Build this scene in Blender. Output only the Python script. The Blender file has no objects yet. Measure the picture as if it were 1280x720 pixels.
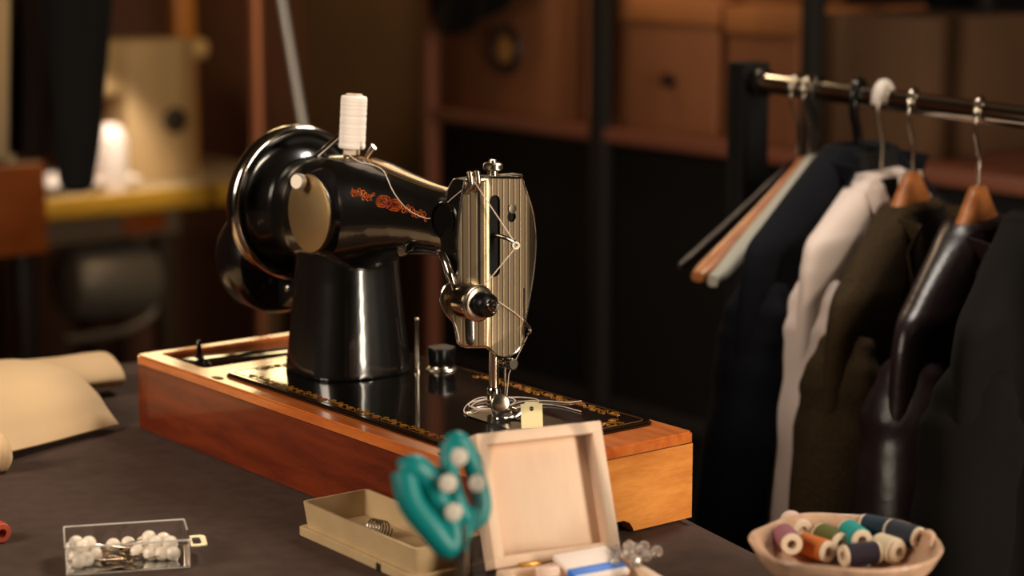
import bpy, bmesh, math, random
from math import pi, sin, cos, sqrt, radians
from mathutils import Vector, Matrix, noise
from mathutils.bvhtree import BVHTree
random.seed(7)
scn = bpy.context.scene
COL = scn.collection
V = Vector

# ------------------------------------------------------------------ camera
FPX = 2600.5                      # focal length in pixels of a 1280 wide frame
CAM = V((1.6899, -.8864, .4682)); YAW = .905; PIT = .1768
FWD = V((-sin(YAW)*cos(PIT), cos(YAW)*cos(PIT), -sin(PIT)))
RGT = V((cos(YAW), sin(YAW), 0)); UPV = RGT.cross(FWD)
def ray(px, py): return FWD + RGT*((px-640)/FPX) - UPV*((py-360)/FPX)
def atd(px, py, d): return CAM + ray(px, py)*d            # point at a depth
def atz(px, py, z): r = ray(px, py); return CAM + r*((z-CAM.z)/r.z)   # on a level plane
def atv(px, py, v): r = ray(px, py); return CAM + r*((v-CAM.y)/r.y)
def atu(px, py, u): r = ray(px, py); return CAM + r*((u-CAM.x)/r.x)

cd = bpy.data.cameras.new('camera'); cam = bpy.data.objects.new('camera', cd); COL.objects.link(cam)
cam.matrix_world = Matrix(((RGT.x, UPV.x, -FWD.x, CAM.x), (RGT.y, UPV.y, -FWD.y, CAM.y), (RGT.z, UPV.z, -FWD.z, CAM.z), (0, 0, 0, 1)))
cd.sensor_width = 36; cd.lens = FPX/1280*36; cd.clip_start = .05; cd.clip_end = 50
cd.dof.use_dof = True; cd.dof.focus_distance = 1.66; cd.dof.aperture_fstop = 3.8; cd.dof.aperture_blades = 0
scn.camera = cam

# ------------------------------------------------------------------ materials
def lin(c): return tuple((x/12.92 if x <= .04045 else ((x+.055)/1.055)**2.4) for x in [k/255 for k in c])
MATS = {}
def mat(name, rgb, rough=.5, metal=0, coat=0, trans=0, ior=1.45, noise_s=0, noise_a=.15, bump=0, bump_s=200, sheen=0, emit=None, es=0, spec=.5, stretch=(1,1,1)):
    if name in MATS: return MATS[name]
    m = bpy.data.materials.new(name); m.use_nodes = True; nt = m.node_tree; N = nt.nodes; L = nt.links
    b = N['Principled BSDF']; c = lin(rgb)
    b.inputs['Base Color'].default_value = (*c, 1); b.inputs['Roughness'].default_value = rough; b.inputs['Metallic'].default_value = metal
    b.inputs['Coat Weight'].default_value = coat; b.inputs['Coat Roughness'].default_value = .06
    b.inputs['Transmission Weight'].default_value = trans; b.inputs['IOR'].default_value = ior
    b.inputs['Specular IOR Level'].default_value = spec
    if sheen: b.inputs['Sheen Weight'].default_value = sheen; b.inputs['Sheen Roughness'].default_value = .4
    if emit: b.inputs['Emission Color'].default_value = (*lin(emit), 1); b.inputs['Emission Strength'].default_value = es
    if noise_s or bump:
        tc = N.new('ShaderNodeTexCoord'); mp = N.new('ShaderNodeMapping'); mp.inputs['Scale'].default_value = stretch
        L.new(tc.outputs['Object'], mp.inputs['Vector'])
    if noise_s:
        n = N.new('ShaderNodeTexNoise'); n.inputs['Scale'].default_value = noise_s; n.inputs['Detail'].default_value = 5
        L.new(mp.outputs['Vector'], n.inputs['Vector'])
        r = N.new('ShaderNodeValToRGB'); L.new(n.outputs['Fac'], r.inputs['Fac'])
        r.color_ramp.elements[0].position = .3; r.color_ramp.elements[1].position = .7
        r.color_ramp.elements[0].color = (*[x*(1-noise_a) for x in c], 1); r.color_ramp.elements[1].color = (*[min(1, x*(1+noise_a)) for x in c], 1)
        L.new(r.outputs['Color'], b.inputs['Base Color'])
    if bump:
        n2 = N.new('ShaderNodeTexNoise'); n2.inputs['Scale'].default_value = bump_s; n2.inputs['Detail'].default_value = 3
        L.new(mp.outputs['Vector'], n2.inputs['Vector'])
        bp = N.new('ShaderNodeBump'); bp.inputs['Strength'].default_value = bump; bp.inputs['Distance'].default_value = .002
        L.new(n2.outputs['Fac'], bp.inputs['Height']); L.new(bp.outputs['Normal'], b.inputs['Normal'])
    MATS[name] = m; return m

def wood(name, dark, light, scale=6, stretch=(1, 8, 8), rough=.3, coat=.4):
    m = mat(name, light, rough, coat=coat)
    nt = m.node_tree; N = nt.nodes; L = nt.links; b = N['Principled BSDF']
    tc = N.new('ShaderNodeTexCoord'); mp = N.new('ShaderNodeMapping'); mp.inputs['Scale'].default_value = stretch
    L.new(tc.outputs['Object'], mp.inputs['Vector'])
    n = N.new('ShaderNodeTexNoise'); n.inputs['Scale'].default_value = scale; n.inputs['Detail'].default_value = 8; n.inputs['Distortion'].default_value = .6
    L.new(mp.outputs['Vector'], n.inputs['Vector'])
    n2 = N.new('ShaderNodeTexNoise'); n2.inputs['Scale'].default_value = scale*9; n2.inputs['Detail'].default_value = 4
    L.new(mp.outputs['Vector'], n2.inputs['Vector'])
    mx = N.new('ShaderNodeMath'); mx.operation = 'MULTIPLY_ADD'; mx.inputs[1].default_value = .35; L.new(n2.outputs['Fac'], mx.inputs[0]); L.new(n.outputs['Fac'], mx.inputs[2])
    r = N.new('ShaderNodeValToRGB'); L.new(mx.outputs[0], r.inputs['Fac'])
    r.color_ramp.elements[0].position = .45; r.color_ramp.elements[0].color = (*lin(dark), 1)
    r.color_ramp.elements[1].position = .85; r.color_ramp.elements[1].color = (*lin(light), 1)
    L.new(r.outputs['Color'], b.inputs['Base Color'])
    return m

def ribbed(name, rgb, axis, period, rough=.25, metal=1, dark=.35, strength=.6):
    """brushed or engraved metal with fine parallel grooves along one axis"""
    m = mat(name, rgb, rough, metal)
    nt = m.node_tree; N = nt.nodes; L = nt.links; b = N['Principled BSDF']
    tc = N.new('ShaderNodeTexCoord'); sx = N.new('ShaderNodeSeparateXYZ'); L.new(tc.outputs['Object'], sx.inputs[0])
    mm = N.new('ShaderNodeMath'); mm.operation = 'MULTIPLY'; mm.inputs[1].default_value = 2*pi/period; L.new(sx.outputs[axis], mm.inputs[0])
    sn = N.new('ShaderNodeMath'); sn.operation = 'SINE'; L.new(mm.outputs[0], sn.inputs[0])
    r = N.new('ShaderNodeValToRGB'); mr = N.new('ShaderNodeMapRange'); mr.inputs[1].default_value = -1; mr.inputs[2].default_value = 1
    L.new(sn.outputs[0], mr.inputs[0]); L.new(mr.outputs[0], r.inputs[0])
    c = lin(rgb); r.color_ramp.elements[0].position = .02; r.color_ramp.elements[0].color = (*[x*dark for x in c], 1)
    r.color_ramp.elements[1].position = .22; r.color_ramp.elements[1].color = (*c, 1)
    L.new(r.outputs[0], b.inputs['Base Color'])
    bp = N.new('ShaderNodeBump'); bp.inputs['Strength'].default_value = strength; bp.inputs['Distance'].default_value = .001
    L.new(r.outputs[0], bp.inputs['Height']); L.new(bp.outputs['Normal'], b.inputs['Normal'])
    return m

enamel = mat('black_enamel', (16, 14, 12), .26, coat=1, bump=.04, bump_s=90)
bedmat = mat('black_japan_bed', (14, 12, 11), .08, coat=.4)
chrome = mat('chrome', (205, 196, 182), .14, 1)
nickel = mat('nickel', (190, 178, 158), .24, 1)
steel = mat('steel', (170, 165, 158), .3, 1)
darksteel = mat('dark_steel', (70, 66, 62), .35, 1)
black_pl = mat('black_plastic', (14, 13, 13), .25)
black_matte = mat('black_matte', (6, 5, 5), .7, spec=.25)
gold = mat('gold_decal', (190, 125, 40), .35, .6)
goldpale = mat('pale_gold_glint', (150, 108, 44), .35, .6)
red_decal = mat('red_decal', (150, 40, 22), .45)
face_m = ribbed('ribbed_nickel', (154, 136, 110), 1, .0056, .32, 1, .55, .5)
disc_m = ribbed('brushed_nickel', (176, 148, 106), 0, .0021, .5, 1, .8, .1)
case_side = wood('case_shaded_wood', (78, 25, 10), (118, 46, 17), 5, (2, 2, 14), .32, .35)  # case wood darkened in colour for the shaded long side
case_end = wood('case_lit_wood', (188, 108, 40), (224, 148, 68), 5, (14, 2, 12), .36, .3)  # same case wood, lightened in colour for the lit end
case_top = wood('case_top_wood', (172, 84, 34), (206, 116, 52), 5, (2, 14, 14), .26, .5)
lidwood = wood('pale_wood', (224, 192, 164), (232, 204, 178), 3, (9, 2, 2), .5, 0)
thread_w = mat('white_thread', (248, 238, 228), .75, bump=.25, bump_s=900, stretch=(.1, .1, 1))
thread_line = mat('thread_line', (226, 205, 186), .7)
teal = mat('teal_plastic', (6, 128, 128), .42)
cream_pl = mat('cream_plastic', (188, 162, 122), .4, noise_s=30, noise_a=.08)
cloth_dark = mat('dark_table_cloth', (78, 61, 53), .92, noise_s=60, noise_a=.12, bump=.25, bump_s=900, spec=.2)
canvas = mat('beige_canvas', (224, 190, 145), .9, noise_s=14, noise_a=.05, bump=.15, bump_s=500)
clear = mat('clear_plastic', (250, 250, 250), .05, trans=1, ior=1.3)
pearl = mat('pearl', (246, 232, 212), .18, coat=.6)
shellm = mat('shell_nacre', (200, 164, 136), .4, noise_s=60, noise_a=.25, coat=.2, bump=.2, bump_s=80)
cardm = mat('cream_card', (248, 236, 182), .7)
paper = mat('white_paper', (236, 222, 212), .6)
blue = mat('blue_print', (30, 110, 210), .5)

# ------------------------------------------------------------------ mesh helpers (table frame: z = 0 is the table top)
def box(bm, x0, x1, y0, y1, z0, z1, bev=0, seg=2, mtx=None):
    b2 = bmesh.new(); bmesh.ops.create_cube(b2, size=1)
    for v in b2.verts: v.co = V(((x0+x1)/2+v.co.x*(x1-x0), (y0+y1)/2+v.co.y*(y1-y0), (z0+z1)/2+v.co.z*(z1-z0)))
    if bev: bmesh.ops.bevel(b2, geom=b2.edges[:], offset=bev, segments=seg, profile=.5, affect='EDGES')
    join(bm, b2, mtx); return bm
def join(bm, b2, mtx=None):
    if mtx is not None: b2.transform(mtx)
    bmesh.ops.recalc_face_normals(b2, faces=b2.faces[:])
    me = bpy.data.meshes.new('tmp'); b2.to_mesh(me); b2.free(); bm.from_mesh(me); bpy.data.meshes.remove(me)
def loft(bm, rings, cap=True, mtx=None):
    b2 = bmesh.new(); prev = None; n = len(rings[0]); first = last = None
    for r in rings:
        cur = [b2.verts.new(p) for p in r]
        if prev:
            for i in range(n): b2.faces.new((prev[i], prev[(i+1) % n], cur[(i+1) % n], cur[i]))
        else: first = cur
        prev = cur
    if cap: b2.faces.new(first); b2.faces.new(prev[::-1])
    join(bm, b2, mtx); return bm
def tube(bm, pts, r, n=8, cap=True, mtx=None, flat=1.0):
    pts = [V(p) for p in pts]; rs = r if isinstance(r, (list, tuple)) else [r]*len(pts)
    t0 = (pts[1]-pts[0]).normalized(); a = V((0, 0, 1)) if abs(t0.z) < .9 else V((1, 0, 0))
    nrm = (a - t0*a.dot(t0)).normalized(); rings = []
    for i, p in enumerate(pts):
        t = (pts[min(i+1, len(pts)-1)]-pts[max(i-1, 0)]).normalized()
        nrm = (nrm - t*nrm.dot(t)); nrm = nrm.normalized() if nrm.length > 1e-6 else t.orthogonal().normalized()
        bn = t.cross(nrm)
        rings.append([p + (nrm*cos(2*pi*k/n) + bn*sin(2*pi*k/n)*flat)*rs[i] for k in range(n)])
    return loft(bm, rings, cap, mtx)
def smooth_path(pts, k=6):
    pts = [V(p) for p in pts]; out = []
    for i in range(len(pts)-1):
        p0, p1, p2, p3 = pts[max(i-1, 0)], pts[i], pts[i+1], pts[min(i+2, len(pts)-1)]
        for j in range(k):
            t = j/k
            out.append(.5*((2*p1)+(p2-p0)*t+(2*p0-5*p1+4*p2-p3)*t*t+(3*p1-p0-3*p2+p3)*t**3))
    out.append(pts[-1]); return out
def lathe(bm, prof, n=32, mtx=None):
    b2 = bmesh.new(); prev = None
    for r, z in prof:
        cur = [b2.verts.new((0, 0, z))] if r < 1e-6 else [b2.verts.new((r*cos(2*pi*k/n), r*sin(2*pi*k/n), z)) for k in range(n)]
        if prev:
            for i in range(n):
                j = (i+1) % n
                if len(prev) == 1 and len(cur) == 1: continue
                if len(prev) == 1: b2.faces.new((prev[0], cur[i], cur[j]))
                elif len(cur) == 1: b2.faces.new((prev[i], prev[j], cur[0]))
                else: b2.faces.new((prev[i], prev[j], cur[j], cur[i]))
        prev = cur
    join(bm, b2, mtx); return bm
def sup(cx, cy, a, b, n=32, e=2.5):
    out = []
    for k in range(n):
        t = 2*pi*k/n; c, s = cos(t), sin(t)
        out.append((cx+a*math.copysign(abs(c)**(2/e), c), cy+b*math.copysign(abs(s)**(2/e), s)))
    return out
def rrect(x0, x1, y0, y1, r, k=5):
    out = []
    for cx, cy, a in ((x1-r, y1-r, 0), (x0+r, y1-r, pi/2), (x0+r, y0+r, pi), (x1-r, y0+r, 3*pi/2)):
        for i in range(k+1): out.append((cx+r*cos(a+pi/2*i/k), cy+r*sin(a+pi/2*i/k)))
    return out
def plate(bm, outer, holes, z0, z1, mtx=None, cuts=()):
    """flat plate with holes between z0 and z1"""
    b2 = bmesh.new(); ed = []
    for lp in [outer]+list(holes):
        vs = [b2.verts.new((x, y, z0)) for x, y in lp]
        ed += [b2.edges.new((vs[i], vs[(i+1) % len(vs)])) for i in range(len(vs))]
    bmesh.ops.triangle_fill(b2, edges=ed, use_beauty=True)
    for c in cuts: bmesh.ops.bisect_plane(b2, geom=b2.verts[:]+b2.edges[:]+b2.faces[:], plane_co=(c, 0, 0), plane_no=(1, 0, 0))
    r = bmesh.ops.extrude_face_region(b2, geom=b2.faces[:])
    for v in [g for g in r['geom'] if isinstance(g, bmesh.types.BMVert)]: v.co.z = z1
    join(bm, b2, mtx); return bm
def sheet(bm, grid, th=0.0, mtx=None):
    """grid of points -> surface; thickness th makes it a closed slab"""
    b2 = bmesh.new(); R = [[b2.verts.new(p) for p in row] for row in grid]
    for i in range(len(R)-1):
        for j in range(len(R[0])-1): b2.faces.new((R[i][j], R[i][j+1], R[i+1][j+1], R[i+1][j]))
    if th:
        bmesh.ops.recalc_face_normals(b2, faces=b2.faces[:]); bmesh.ops.solidify(b2, geom=b2.faces[:], thickness=th)
    join(bm, b2, mtx); return bm
def axis_m(p, d, up=None):
    """matrix that sends local +z along d, at p"""
    d = V(d).normalized(); q = d.to_track_quat('Z', 'Y'); return Matrix.Translation(V(p)) @ q.to_matrix().to_4x4()

def merge(bm, b2, idx):
    b3 = b2.copy(); k = len(bm.faces); join(bm, b3); bm.faces.ensure_lookup_table()
    for f in bm.faces[k:]: f.material_index = idx
    return bm
WM = {}
def finish(name, bm, m, smooth):
    me = bpy.data.meshes.new(name); bmesh.ops.remove_doubles(bm, verts=bm.verts[:], dist=1e-6); bm.to_mesh(me); bm.free()
    for mm in (m if isinstance(m, list) else [m]): me.materials.append(mm)
    if smooth:
        for p in me.polygons: p.use_smooth = True
        me.set_sharp_from_angle(angle=radians(smooth))
    return me
def props(o, label, cat, group=None, kind=None):
    if label: o['label'] = label
    if cat: o['category'] = cat
    if group: o['group'] = group
    if kind: o['kind'] = kind
    return o
def thing(name, label, cat, loc=(0, 0, 0), mtx=None, group=None):
    o = bpy.data.objects.new(name, None); o.empty_display_size = .02; COL.objects.link(o)
    M = mtx if mtx is not None else Matrix.Translation(V(loc)); o.matrix_world = M; WM[o.name] = M.copy()
    return props(o, label, cat, group)
def part(name, bm, m, parent, local=False, smooth=40, label=None, kind=None):
    M = WM[parent.name]
    if not local: bm.transform(M.inverted())
    o = bpy.data.objects.new(name, finish(name, bm, m, smooth)); COL.objects.link(o); o.parent = parent; WM[o.name] = M
    return props(o, label, None, None, kind)
def solo(name, bm, m, label, cat, group=None, smooth=40, kind=None):
    """a thing that is one mesh: its origin goes to the middle of its base"""
    xs = [v.co for v in bm.verts]; lo = [min(c[i] for c in xs) for i in range(3)]; hi = [max(c[i] for c in xs) for i in range(3)]
    p = V(((lo[0]+hi[0])/2, (lo[1]+hi[1])/2, lo[2])); bm.transform(Matrix.Translation(-p))
    o = bpy.data.objects.new(name, finish(name, bm, m, smooth)); o.location = p; COL.objects.link(o); WM[o.name] = Matrix.Translation(p)
    return props(o, label, cat, group, kind)
def struct(name, bm, m): return solo(name, bm, m, None, None, kind='structure')
def copy_tree(o, parent=None):
    c = o.copy(); COL.objects.link(c)
    if parent: c.parent = parent
    for ch in list(o.children): copy_tree(ch, c)
    WM[c.name] = WM[o.name]; return c
def place(o, M): o.matrix_world = M; WM[o.name] = M.copy(); return o
B = bmesh.new

# ------------------------------------------------------------------ the room
FL, CE = -.92, 1.75
UX0, UX1, VY0, VY1 = -3.4, 3.4, -2.6, 2.35
plaster = mat('wall_plaster', (100, 74, 45), .9, noise_s=3, noise_a=.12, bump=.1, bump_s=30)
floor_m = wood('floor_wood', (34, 22, 14), (52, 34, 22), 3, (1, 9, 9), .5, .1)
struct('floor', box(B(), UX0, UX1, VY0, VY1, FL-.1, FL), floor_m)
struct('ceiling', box(B(), UX0, UX1, VY0, VY1, CE, CE+.1), mat('ceiling_paint', (70, 60, 50), .9))
dark_wall = mat('dark_wall', (40, 34, 30), .9, noise_s=3, noise_a=.1)
struct('wall_back', box(B(), UX0, UX1, VY1, VY1+.1, FL, CE), plaster)
struct('wall_left', box(B(), UX0-.1, UX0, VY0, VY1, FL, CE), mat('wall_brown', (110, 72, 52), .9, noise_s=3, noise_a=.1))
struct('wall_right', box(B(), UX1, UX1+.1, VY0, VY1, FL, CE), dark_wall)
struct('wall_front', box(B(), UX0, UX1, VY0-.1, VY0, FL, CE), dark_wall)
bb = B(); box(bb, UX0, UX1, VY1-.015, VY1, FL, FL+.1, .004); struct('baseboard_back', bb, mat('skirting', (40, 28, 20), .5))

# ------------------------------------------------------------------ cutting table under a dark cloth
TC = V((-.221, .386, 0)); D1 = V((.974, -.2265, 0)).normalized(); D2 = V((D1.y, -D1.x, 0))
TM = Matrix(((D1.x, D2.x, 0, TC.x), (D1.y, D2.y, 0, TC.y), (0, 0, 1, 0), (0, 0, 0, 1)))
TL, TW = 1.6, .96
tb = thing('cutting_table', 'cutting table under a dark grey-brown cloth, carrying the antique sewing machine', 'table', mtx=TM @ Matrix.Translation((TL/2, TW/2, FL)))
TI = TM
part('tabletop', box(B(), .012, TL-.012, .012, TW-.012, -.04, -.0035, .003, mtx=TI), wood('table_wood', (70, 45, 25), (100, 66, 38), 4), tb)
for x in (.06, TL-.13):
    for y in (.06, TW-.13): part('leg', box(B(), x, x+.07, y, y+.07, FL, -.04, .004, mtx=TI), MATS['table_wood'], tb)
g = []
NX, NY = 70, 46
for j in range(NY+1):
    row = []
    for i in range(NX+1):
        s = -.22+(TL+.44)*i/NX; t = -.22+(TW+.44)*j/NY
        x = min(max(s, 0), TL); y = min(max(t, 0), TW)
        dx, dy = s-x, t-y; d = sqrt(dx*dx+dy*dy); z = 0.0
        if d > 0:
            fl = .012*sin(s*23+t*19)*min(1, d*8)+.012*min(1, d*10); k = 1/max(d, 1e-6)
            z = -d; x += dx*k*fl; y += dy*k*fl
        else:
            e = min(x, TL-x, y, TW-y)
            z = -.003*max(0, 1-e/.012)**2
        row.append((x, y, z))
    g.append(row)
bm = B(); sheet(bm, g, 0, TI)
part('tablecloth', bm, cloth_dark, tb, smooth=60, label='dark grey-brown cloth')

# ------------------------------------------------------------------ wooden base of the machine
CL, CW, CH = .5325, .2047, .0712
cs = thing('machine_case_base', 'varnished reddish wooden base box carrying the black sewing machine', 'wooden base', (CL/2, CW/2, 0))
w = .014
LIP = CH-.0095
def foot_side(bm, horiz, at, th, L0, L1):
    """side board with a shallow arch cut between its two feet"""
    pr = [(L0, .0015), (L0+.16*(L1-L0), .0015)] if horiz else [(L0, .0015), (L0+.3*(L1-L0), .0015)]
    a0 = pr[1][0]; a1 = L0+L1-a0; h = .010
    if horiz: pr = [(L0, .0015), (L1, .0015), (L1, LIP), (L0, LIP)]
    else:
        pr += [(a0+.001, .004), (a0+.004, .0085), (a0+.010, h+.0015), (a1-.010, h+.0015), (a1-.004, .0085), (a1-.001, .004), (a1, .0015), (L1, .0015), (L1, LIP), (L0, LIP)]
    M = Matrix(((1, 0, 0, 0), (0, 0, -1, at+th), (0, 1, 0, 0), (0, 0, 0, 1))) if horiz else Matrix(((0, 0, 1, at), (1, 0, 0, 0), (0, 1, 0, 0), (0, 0, 0, 1)))
    return plate(bm, pr, [], 0, th, M)
part('long_board', foot_side(B(), True, .0012, w, .0012, CL-.0012), case_side, cs, smooth=30)
part('long_board', foot_side(B(), True, CW-w-.0012, w, .0012, CL-.0012), case_side, cs, smooth=30)
part('end_board', foot_side(B(), False, .0010, w, .001, CW-.001), case_side, cs, smooth=30)
part('end_board', foot_side(B(), False, CL-w-.0010, w, .001, CW-.001), case_end, cs, smooth=30, label='end board, its wood coloured lighter as the lit side')
op = rrect(.013, .092, .020, .186, .004)
bt = B(); plate(bt, rrect(0, CL, 0, CW, .005), [op], LIP+.0012, CH)
bmesh.ops.bevel(bt, geom=[e for e in bt.edges if e.calc_face_angle(0) > .8 and e.verts[0].co.z > CH-1e-4 and e.verts[1].co.z > CH-1e-4], offset=.0016, segments=2, affect='EDGES')
part('top_board', bt, case_top, cs, smooth=35)
bt = B(); plate(bt, rrect(.002, CL-.002, .002, CW-.002, .004), [rrect(.016, .089, .023, .183, .003)], LIP-.001, LIP+.0014)
part('groove', bt, mat('groove_dark', (60, 20, 8), .5), cs)
well = B(); box(well, .013, .092, .020, .186, .03, .034); part('compartment_floor', well, mat('well_dark', (20, 12, 8), .5), cs)
cl = B(); box(cl, .016, .0905, .024, .184, CH-.0070, CH-.0030, .001)
lid = part('compartment_lid', cl, mat('lacquer_lid', (28, 16, 9), .08, coat=.6), cs, label='glossy dark lacquered lid')
tb_ = B(); tube(tb_, [(.052, .034, CH-.0026), (.054, .178, CH-.0026)], .0012, 6); tube(tb_, [(.072, .060, CH-.0026), (.073, .178, CH-.0026)], .0010, 6)
part('hinge_rod', tb_, darksteel, cs)
hp = B(); lathe(hp, [(0, 0), (.0045, 0), (.0045, .002), (.0024, .003), (.0022, .013), (.0028, .0145), (.0018, .017), (0, .0175)], 14, Matrix.Translation((.036, .046, CH-.0045)))
part('catch_pin', hp, black_pl, cs)
hk = B(); lathe(hk, [(0, 0), (.004, 0), (.004, .003), (0, .004)], 12, Matrix.Translation((.066, .036, CH-.0045))); tube(hk, [(.04, .046, CH-.003), (.066, .036, CH-.001)], .0015, 6)
part('catch', hk, black_pl, cs)
for (x, y) in ((.135, .008), (.47, .008)):
    s_ = B(); lathe(s_, [(0, 0), (.0045, 0), (.0038, .0006), (0, .0008)], 16, Matrix.Translation((x, y, CH-.0003)) @ Matrix.Diagonal((2, 1, 1, 1))); part('screw_plate', s_, mat('aged_brass', (150, 105, 48), .4, .8), cs)

# ------------------------------------------------------------------ the sewing machine
BZ = CH+.0032
sm = thing('sewing_machine', 'antique black enamelled sewing machine with chrome rim wheel on a wooden base', 'sewing machine', (.186, .111, CH))
bb = B(); plate(bb, rrect(.1263, .4973, .018, .196, .009), [], CH, BZ)
bmesh.ops.bevel(bb, geom=[e for e in bb.edges if e.calc_face_angle(0) > .8 and e.verts[0].co.z > BZ-1e-4 and e.verts[1].co.z > BZ-1e-4], offset=.0014, segments=3, affect='EDGES')
bed = part('bed', bb, bedmat, sm, smooth=35)
PC = (.186, .111)
bm = B()
rings = []
for z, a, b, du in ((BZ-.001, .0515, .0515, 0), (BZ+.006, .0508, .0508, 0), (.10, .0490, .0485, 0), (.13, .0462, .0450, 0), (.16, .0435, .0420, 0), (.19, .0430, .0410, 0), (.215, .040, .038, 0)):
    rings.append([(x, y, z) for x, y in sup(PC[0]+du, PC[1], a, b, 40, 2.7)])
loft(bm, rings)
AV = .110
rings = []
for u, zc, hz, hv in ((.112, .214, .018, .018), (.115, .2135, .034, .033), (.122, .213, .042, .040), (.136, .2125, .0475, .0455), (.160, .213, .0495, .0475), (.190, .2145, .0500, .0475), (.215, .2165, .0480, .0450), (.240, .2195, .0430, .0390), (.265, .2215, .0370, .0330), (.290, .2225, .0325, .0285), (.318, .2225, .0290, .0250), (.345, .2220, .0275, .0240), (.362, .2225, .0290, .0255), (.376, .2235, .0330, .0290), (.392, .225, .036, .031)):
    rings.append([(u, AV+y, zc+z) for y, z in sup(0, 0, hv, hz, 40, 2.35)])
loft(bm, rings)
rings = []
for z, u0, u1, v0, v1 in ((.134, .397, .414, .074, .124), (.138, .393, .414, .071, .128), (.160, .390, .414, .070, .132), (.178, .386, .414, .069, .134), (.195, .374, .414, .070, .137), (.215, .368, .414, .071, .138), (.240, .369, .414, .074, .136), (.258, .373, .414, .077, .129), (.2655, .377, .414, .080, .125)):
    rings.append([(x, y, z) for x, y in sup((u0+u1)/2, (v0+v1)/2, (u1-u0)/2, (v1-v0)/2, 40, 4)])
loft(bm, rings)
body = part('body', bm, enamel, sm, smooth=0)
md = body.modifiers.new('r', 'REMESH'); md.mode = 'VOXEL'; md.voxel_size = .0017
m2 = body.modifiers.new('s', 'SMOOTH'); m2.factor = .5; m2.iterations = 14
dg = bpy.context.evaluated_depsgraph_get(); ev = body.evaluated_get(dg)
me = bpy.data.meshes.new_from_object(ev); body.modifiers.clear(); body.data = me
for p in me.polygons: p.use_smooth = True
SMW = WM[sm.name]
bvh = BVHTree.FromPolygons([SMW @ v.co for v in me.vertices], [tuple(p.vertices) for p in me.polygons])
def on_back(u, z, off=.0004):
    h = bvh.ray_cast(V((u, -.2, z)), V((0, 1, 0)))
    return (h[0]+h[1]*off) if h[0] else V((u, .08, z))
def on_top(u, v, off=.0004):
    h = bvh.ray_cast(V((u, v, .5)), V((0, 0, -1)))
    return (h[0]+h[1]*off) if h[0] else V((u, v, .26))

# round cover plate on the back of the pillar
cc = on_back(.196, .219); cn = bvh.ray_cast(V((.196, -.2, .219)), V((0, 1, 0)))[1]
cn = (cn+V((.10, -1.0, .0))).normalized()
CMX = axis_m(V((.2015, .0640, .219)), (-.02, -1, .02))
pl = B(); lathe(pl, [(0, .0026), (.0318, .0026), (.0332, .0020), (.0335, .0012), (.0335, .0004), (0, .0004)], 64, CMX)
cover = part('cover_plate', pl, disc_m, sm, smooth=35, label='round brushed nickel cover plate')
bo_ = B(); lathe(bo_, [(0, .0002), (.0332, .0002), (.0350, -.004), (.0380, -.014), (0, -.014)], 64, CMX); part('plate_boss', bo_, enamel, sm, smooth=70)
ks = B(); lathe(ks, [(.0048, -.003), (.0048, .004), (.0068, .005), (.0072, .0095), (.0060, .0108), (0, .0108)], 24, axis_m(V((.1965, .0615, .2455)), (.35, -1, .15)))
part('thumb_screw', ks, mat('satin_nickel', (215, 204, 186), .45, .8), cover)

# hand wheel
wh_m = Matrix.Translation((.1065, .110, .2140)) @ Matrix.Rotation(pi/2, 4, 'Y')
wb = B(); lathe(wb, [(0, .030), (.020, .030), (.027, .028), (.034, .023), (.040, .0165), (.046, .010), (.053, .005), (.060, .003), (.0645, .006), (.0645, -.004), (.05, -.008), (.02, -.01), (0, -.012)], 72, wh_m)
wheel = part('hand_wheel', wb, enamel, sm, smooth=50)
rb = B(); lathe(rb, [(.0610, .0045), (.0630, .0080), (.0660, .0095), (.0690, .0080), (.0702, .0040), (.0704, -.003), (.0690, -.0068), (.066, -.008), (.0635, -.006), (.0625, 0), (.0610, .0045)], 96, wh_m)
part('rim', rb, chrome, wheel, smooth=60, label='chrome rim')
hb = B(); lathe(hb, [(.0195, .029), (.0205, .031), (.0215, .031), (.0225, .029)], 48, wh_m); part('hub_ring', hb, chrome, wheel)
# motor drum below the wheel
mm_ = Matrix.Translation((.046, .108, .160)) @ Matrix.Rotation(pi/2, 4, 'Y')
mb = B(); lathe(mb, [(0, -.004), (.040, -.004), (.048, 0), (.0505, .006), (.0505, .036), (.047, .043), (.030, .046), (.012, .047), (0, .047)], 64, mm_)
mot = part('motor_drum', mb, mat('dark_lacquer', (13, 9, 8), .25, coat=.4), sm, smooth=35)
br = B(); box(br, .05, .160, .098, .122, .118, .146, .004); part('motor_bracket', br, enamel, sm)
for q in ((.108, .0985, .137), (.128, .0985, .124)):
    s_ = B(); lathe(s_, [(.0035, 0), (.0035, .002), (.002, .003), (0, .0032)], 16, axis_m(q, (0, -1, 0))); part('bracket_screw', s_, steel, sm)

# bobbin winder, spool pin and thread guide on the arm
bw = B(); p0, p1 = V((.152, .098, .256)), V((.186, .108, .283)); tube(bw, [p0, p1], [.0032, .0028], 12); tube(bw, [p1, p1+V((.006, .004, .004))], .0045, 12)
part('bobbin_winder', bw, chrome, sm)
SPB = V((.1985, .109, .2635))
sp = B(); lathe(sp, [(.0075, -.003), (.0075, .0012), (.0055, .0025), (.0020, .003), (.0020, .050), (0, .051)], 20, axis_m(SPB, (.03, .05, 1))); part('spool_pin', sp, nickel, sm)
tg = B(); tube(tg, smooth_path([(.214, .112, .260), (.218, .113, .266), (.222, .114, .2715), (.2245, .1145, .2745)]), .0032, 10, flat=.5); part('thread_guide', tg, nickel, sm)
st = B(); lathe(st, [(.0045, -.004), (.0048, .002), (.0048, .005), (.0035, .0065), (0, .007)], 20, axis_m((.307, .088, .198), (.5, -1, -.1))); part('stud', st, nickel, sm)

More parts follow.
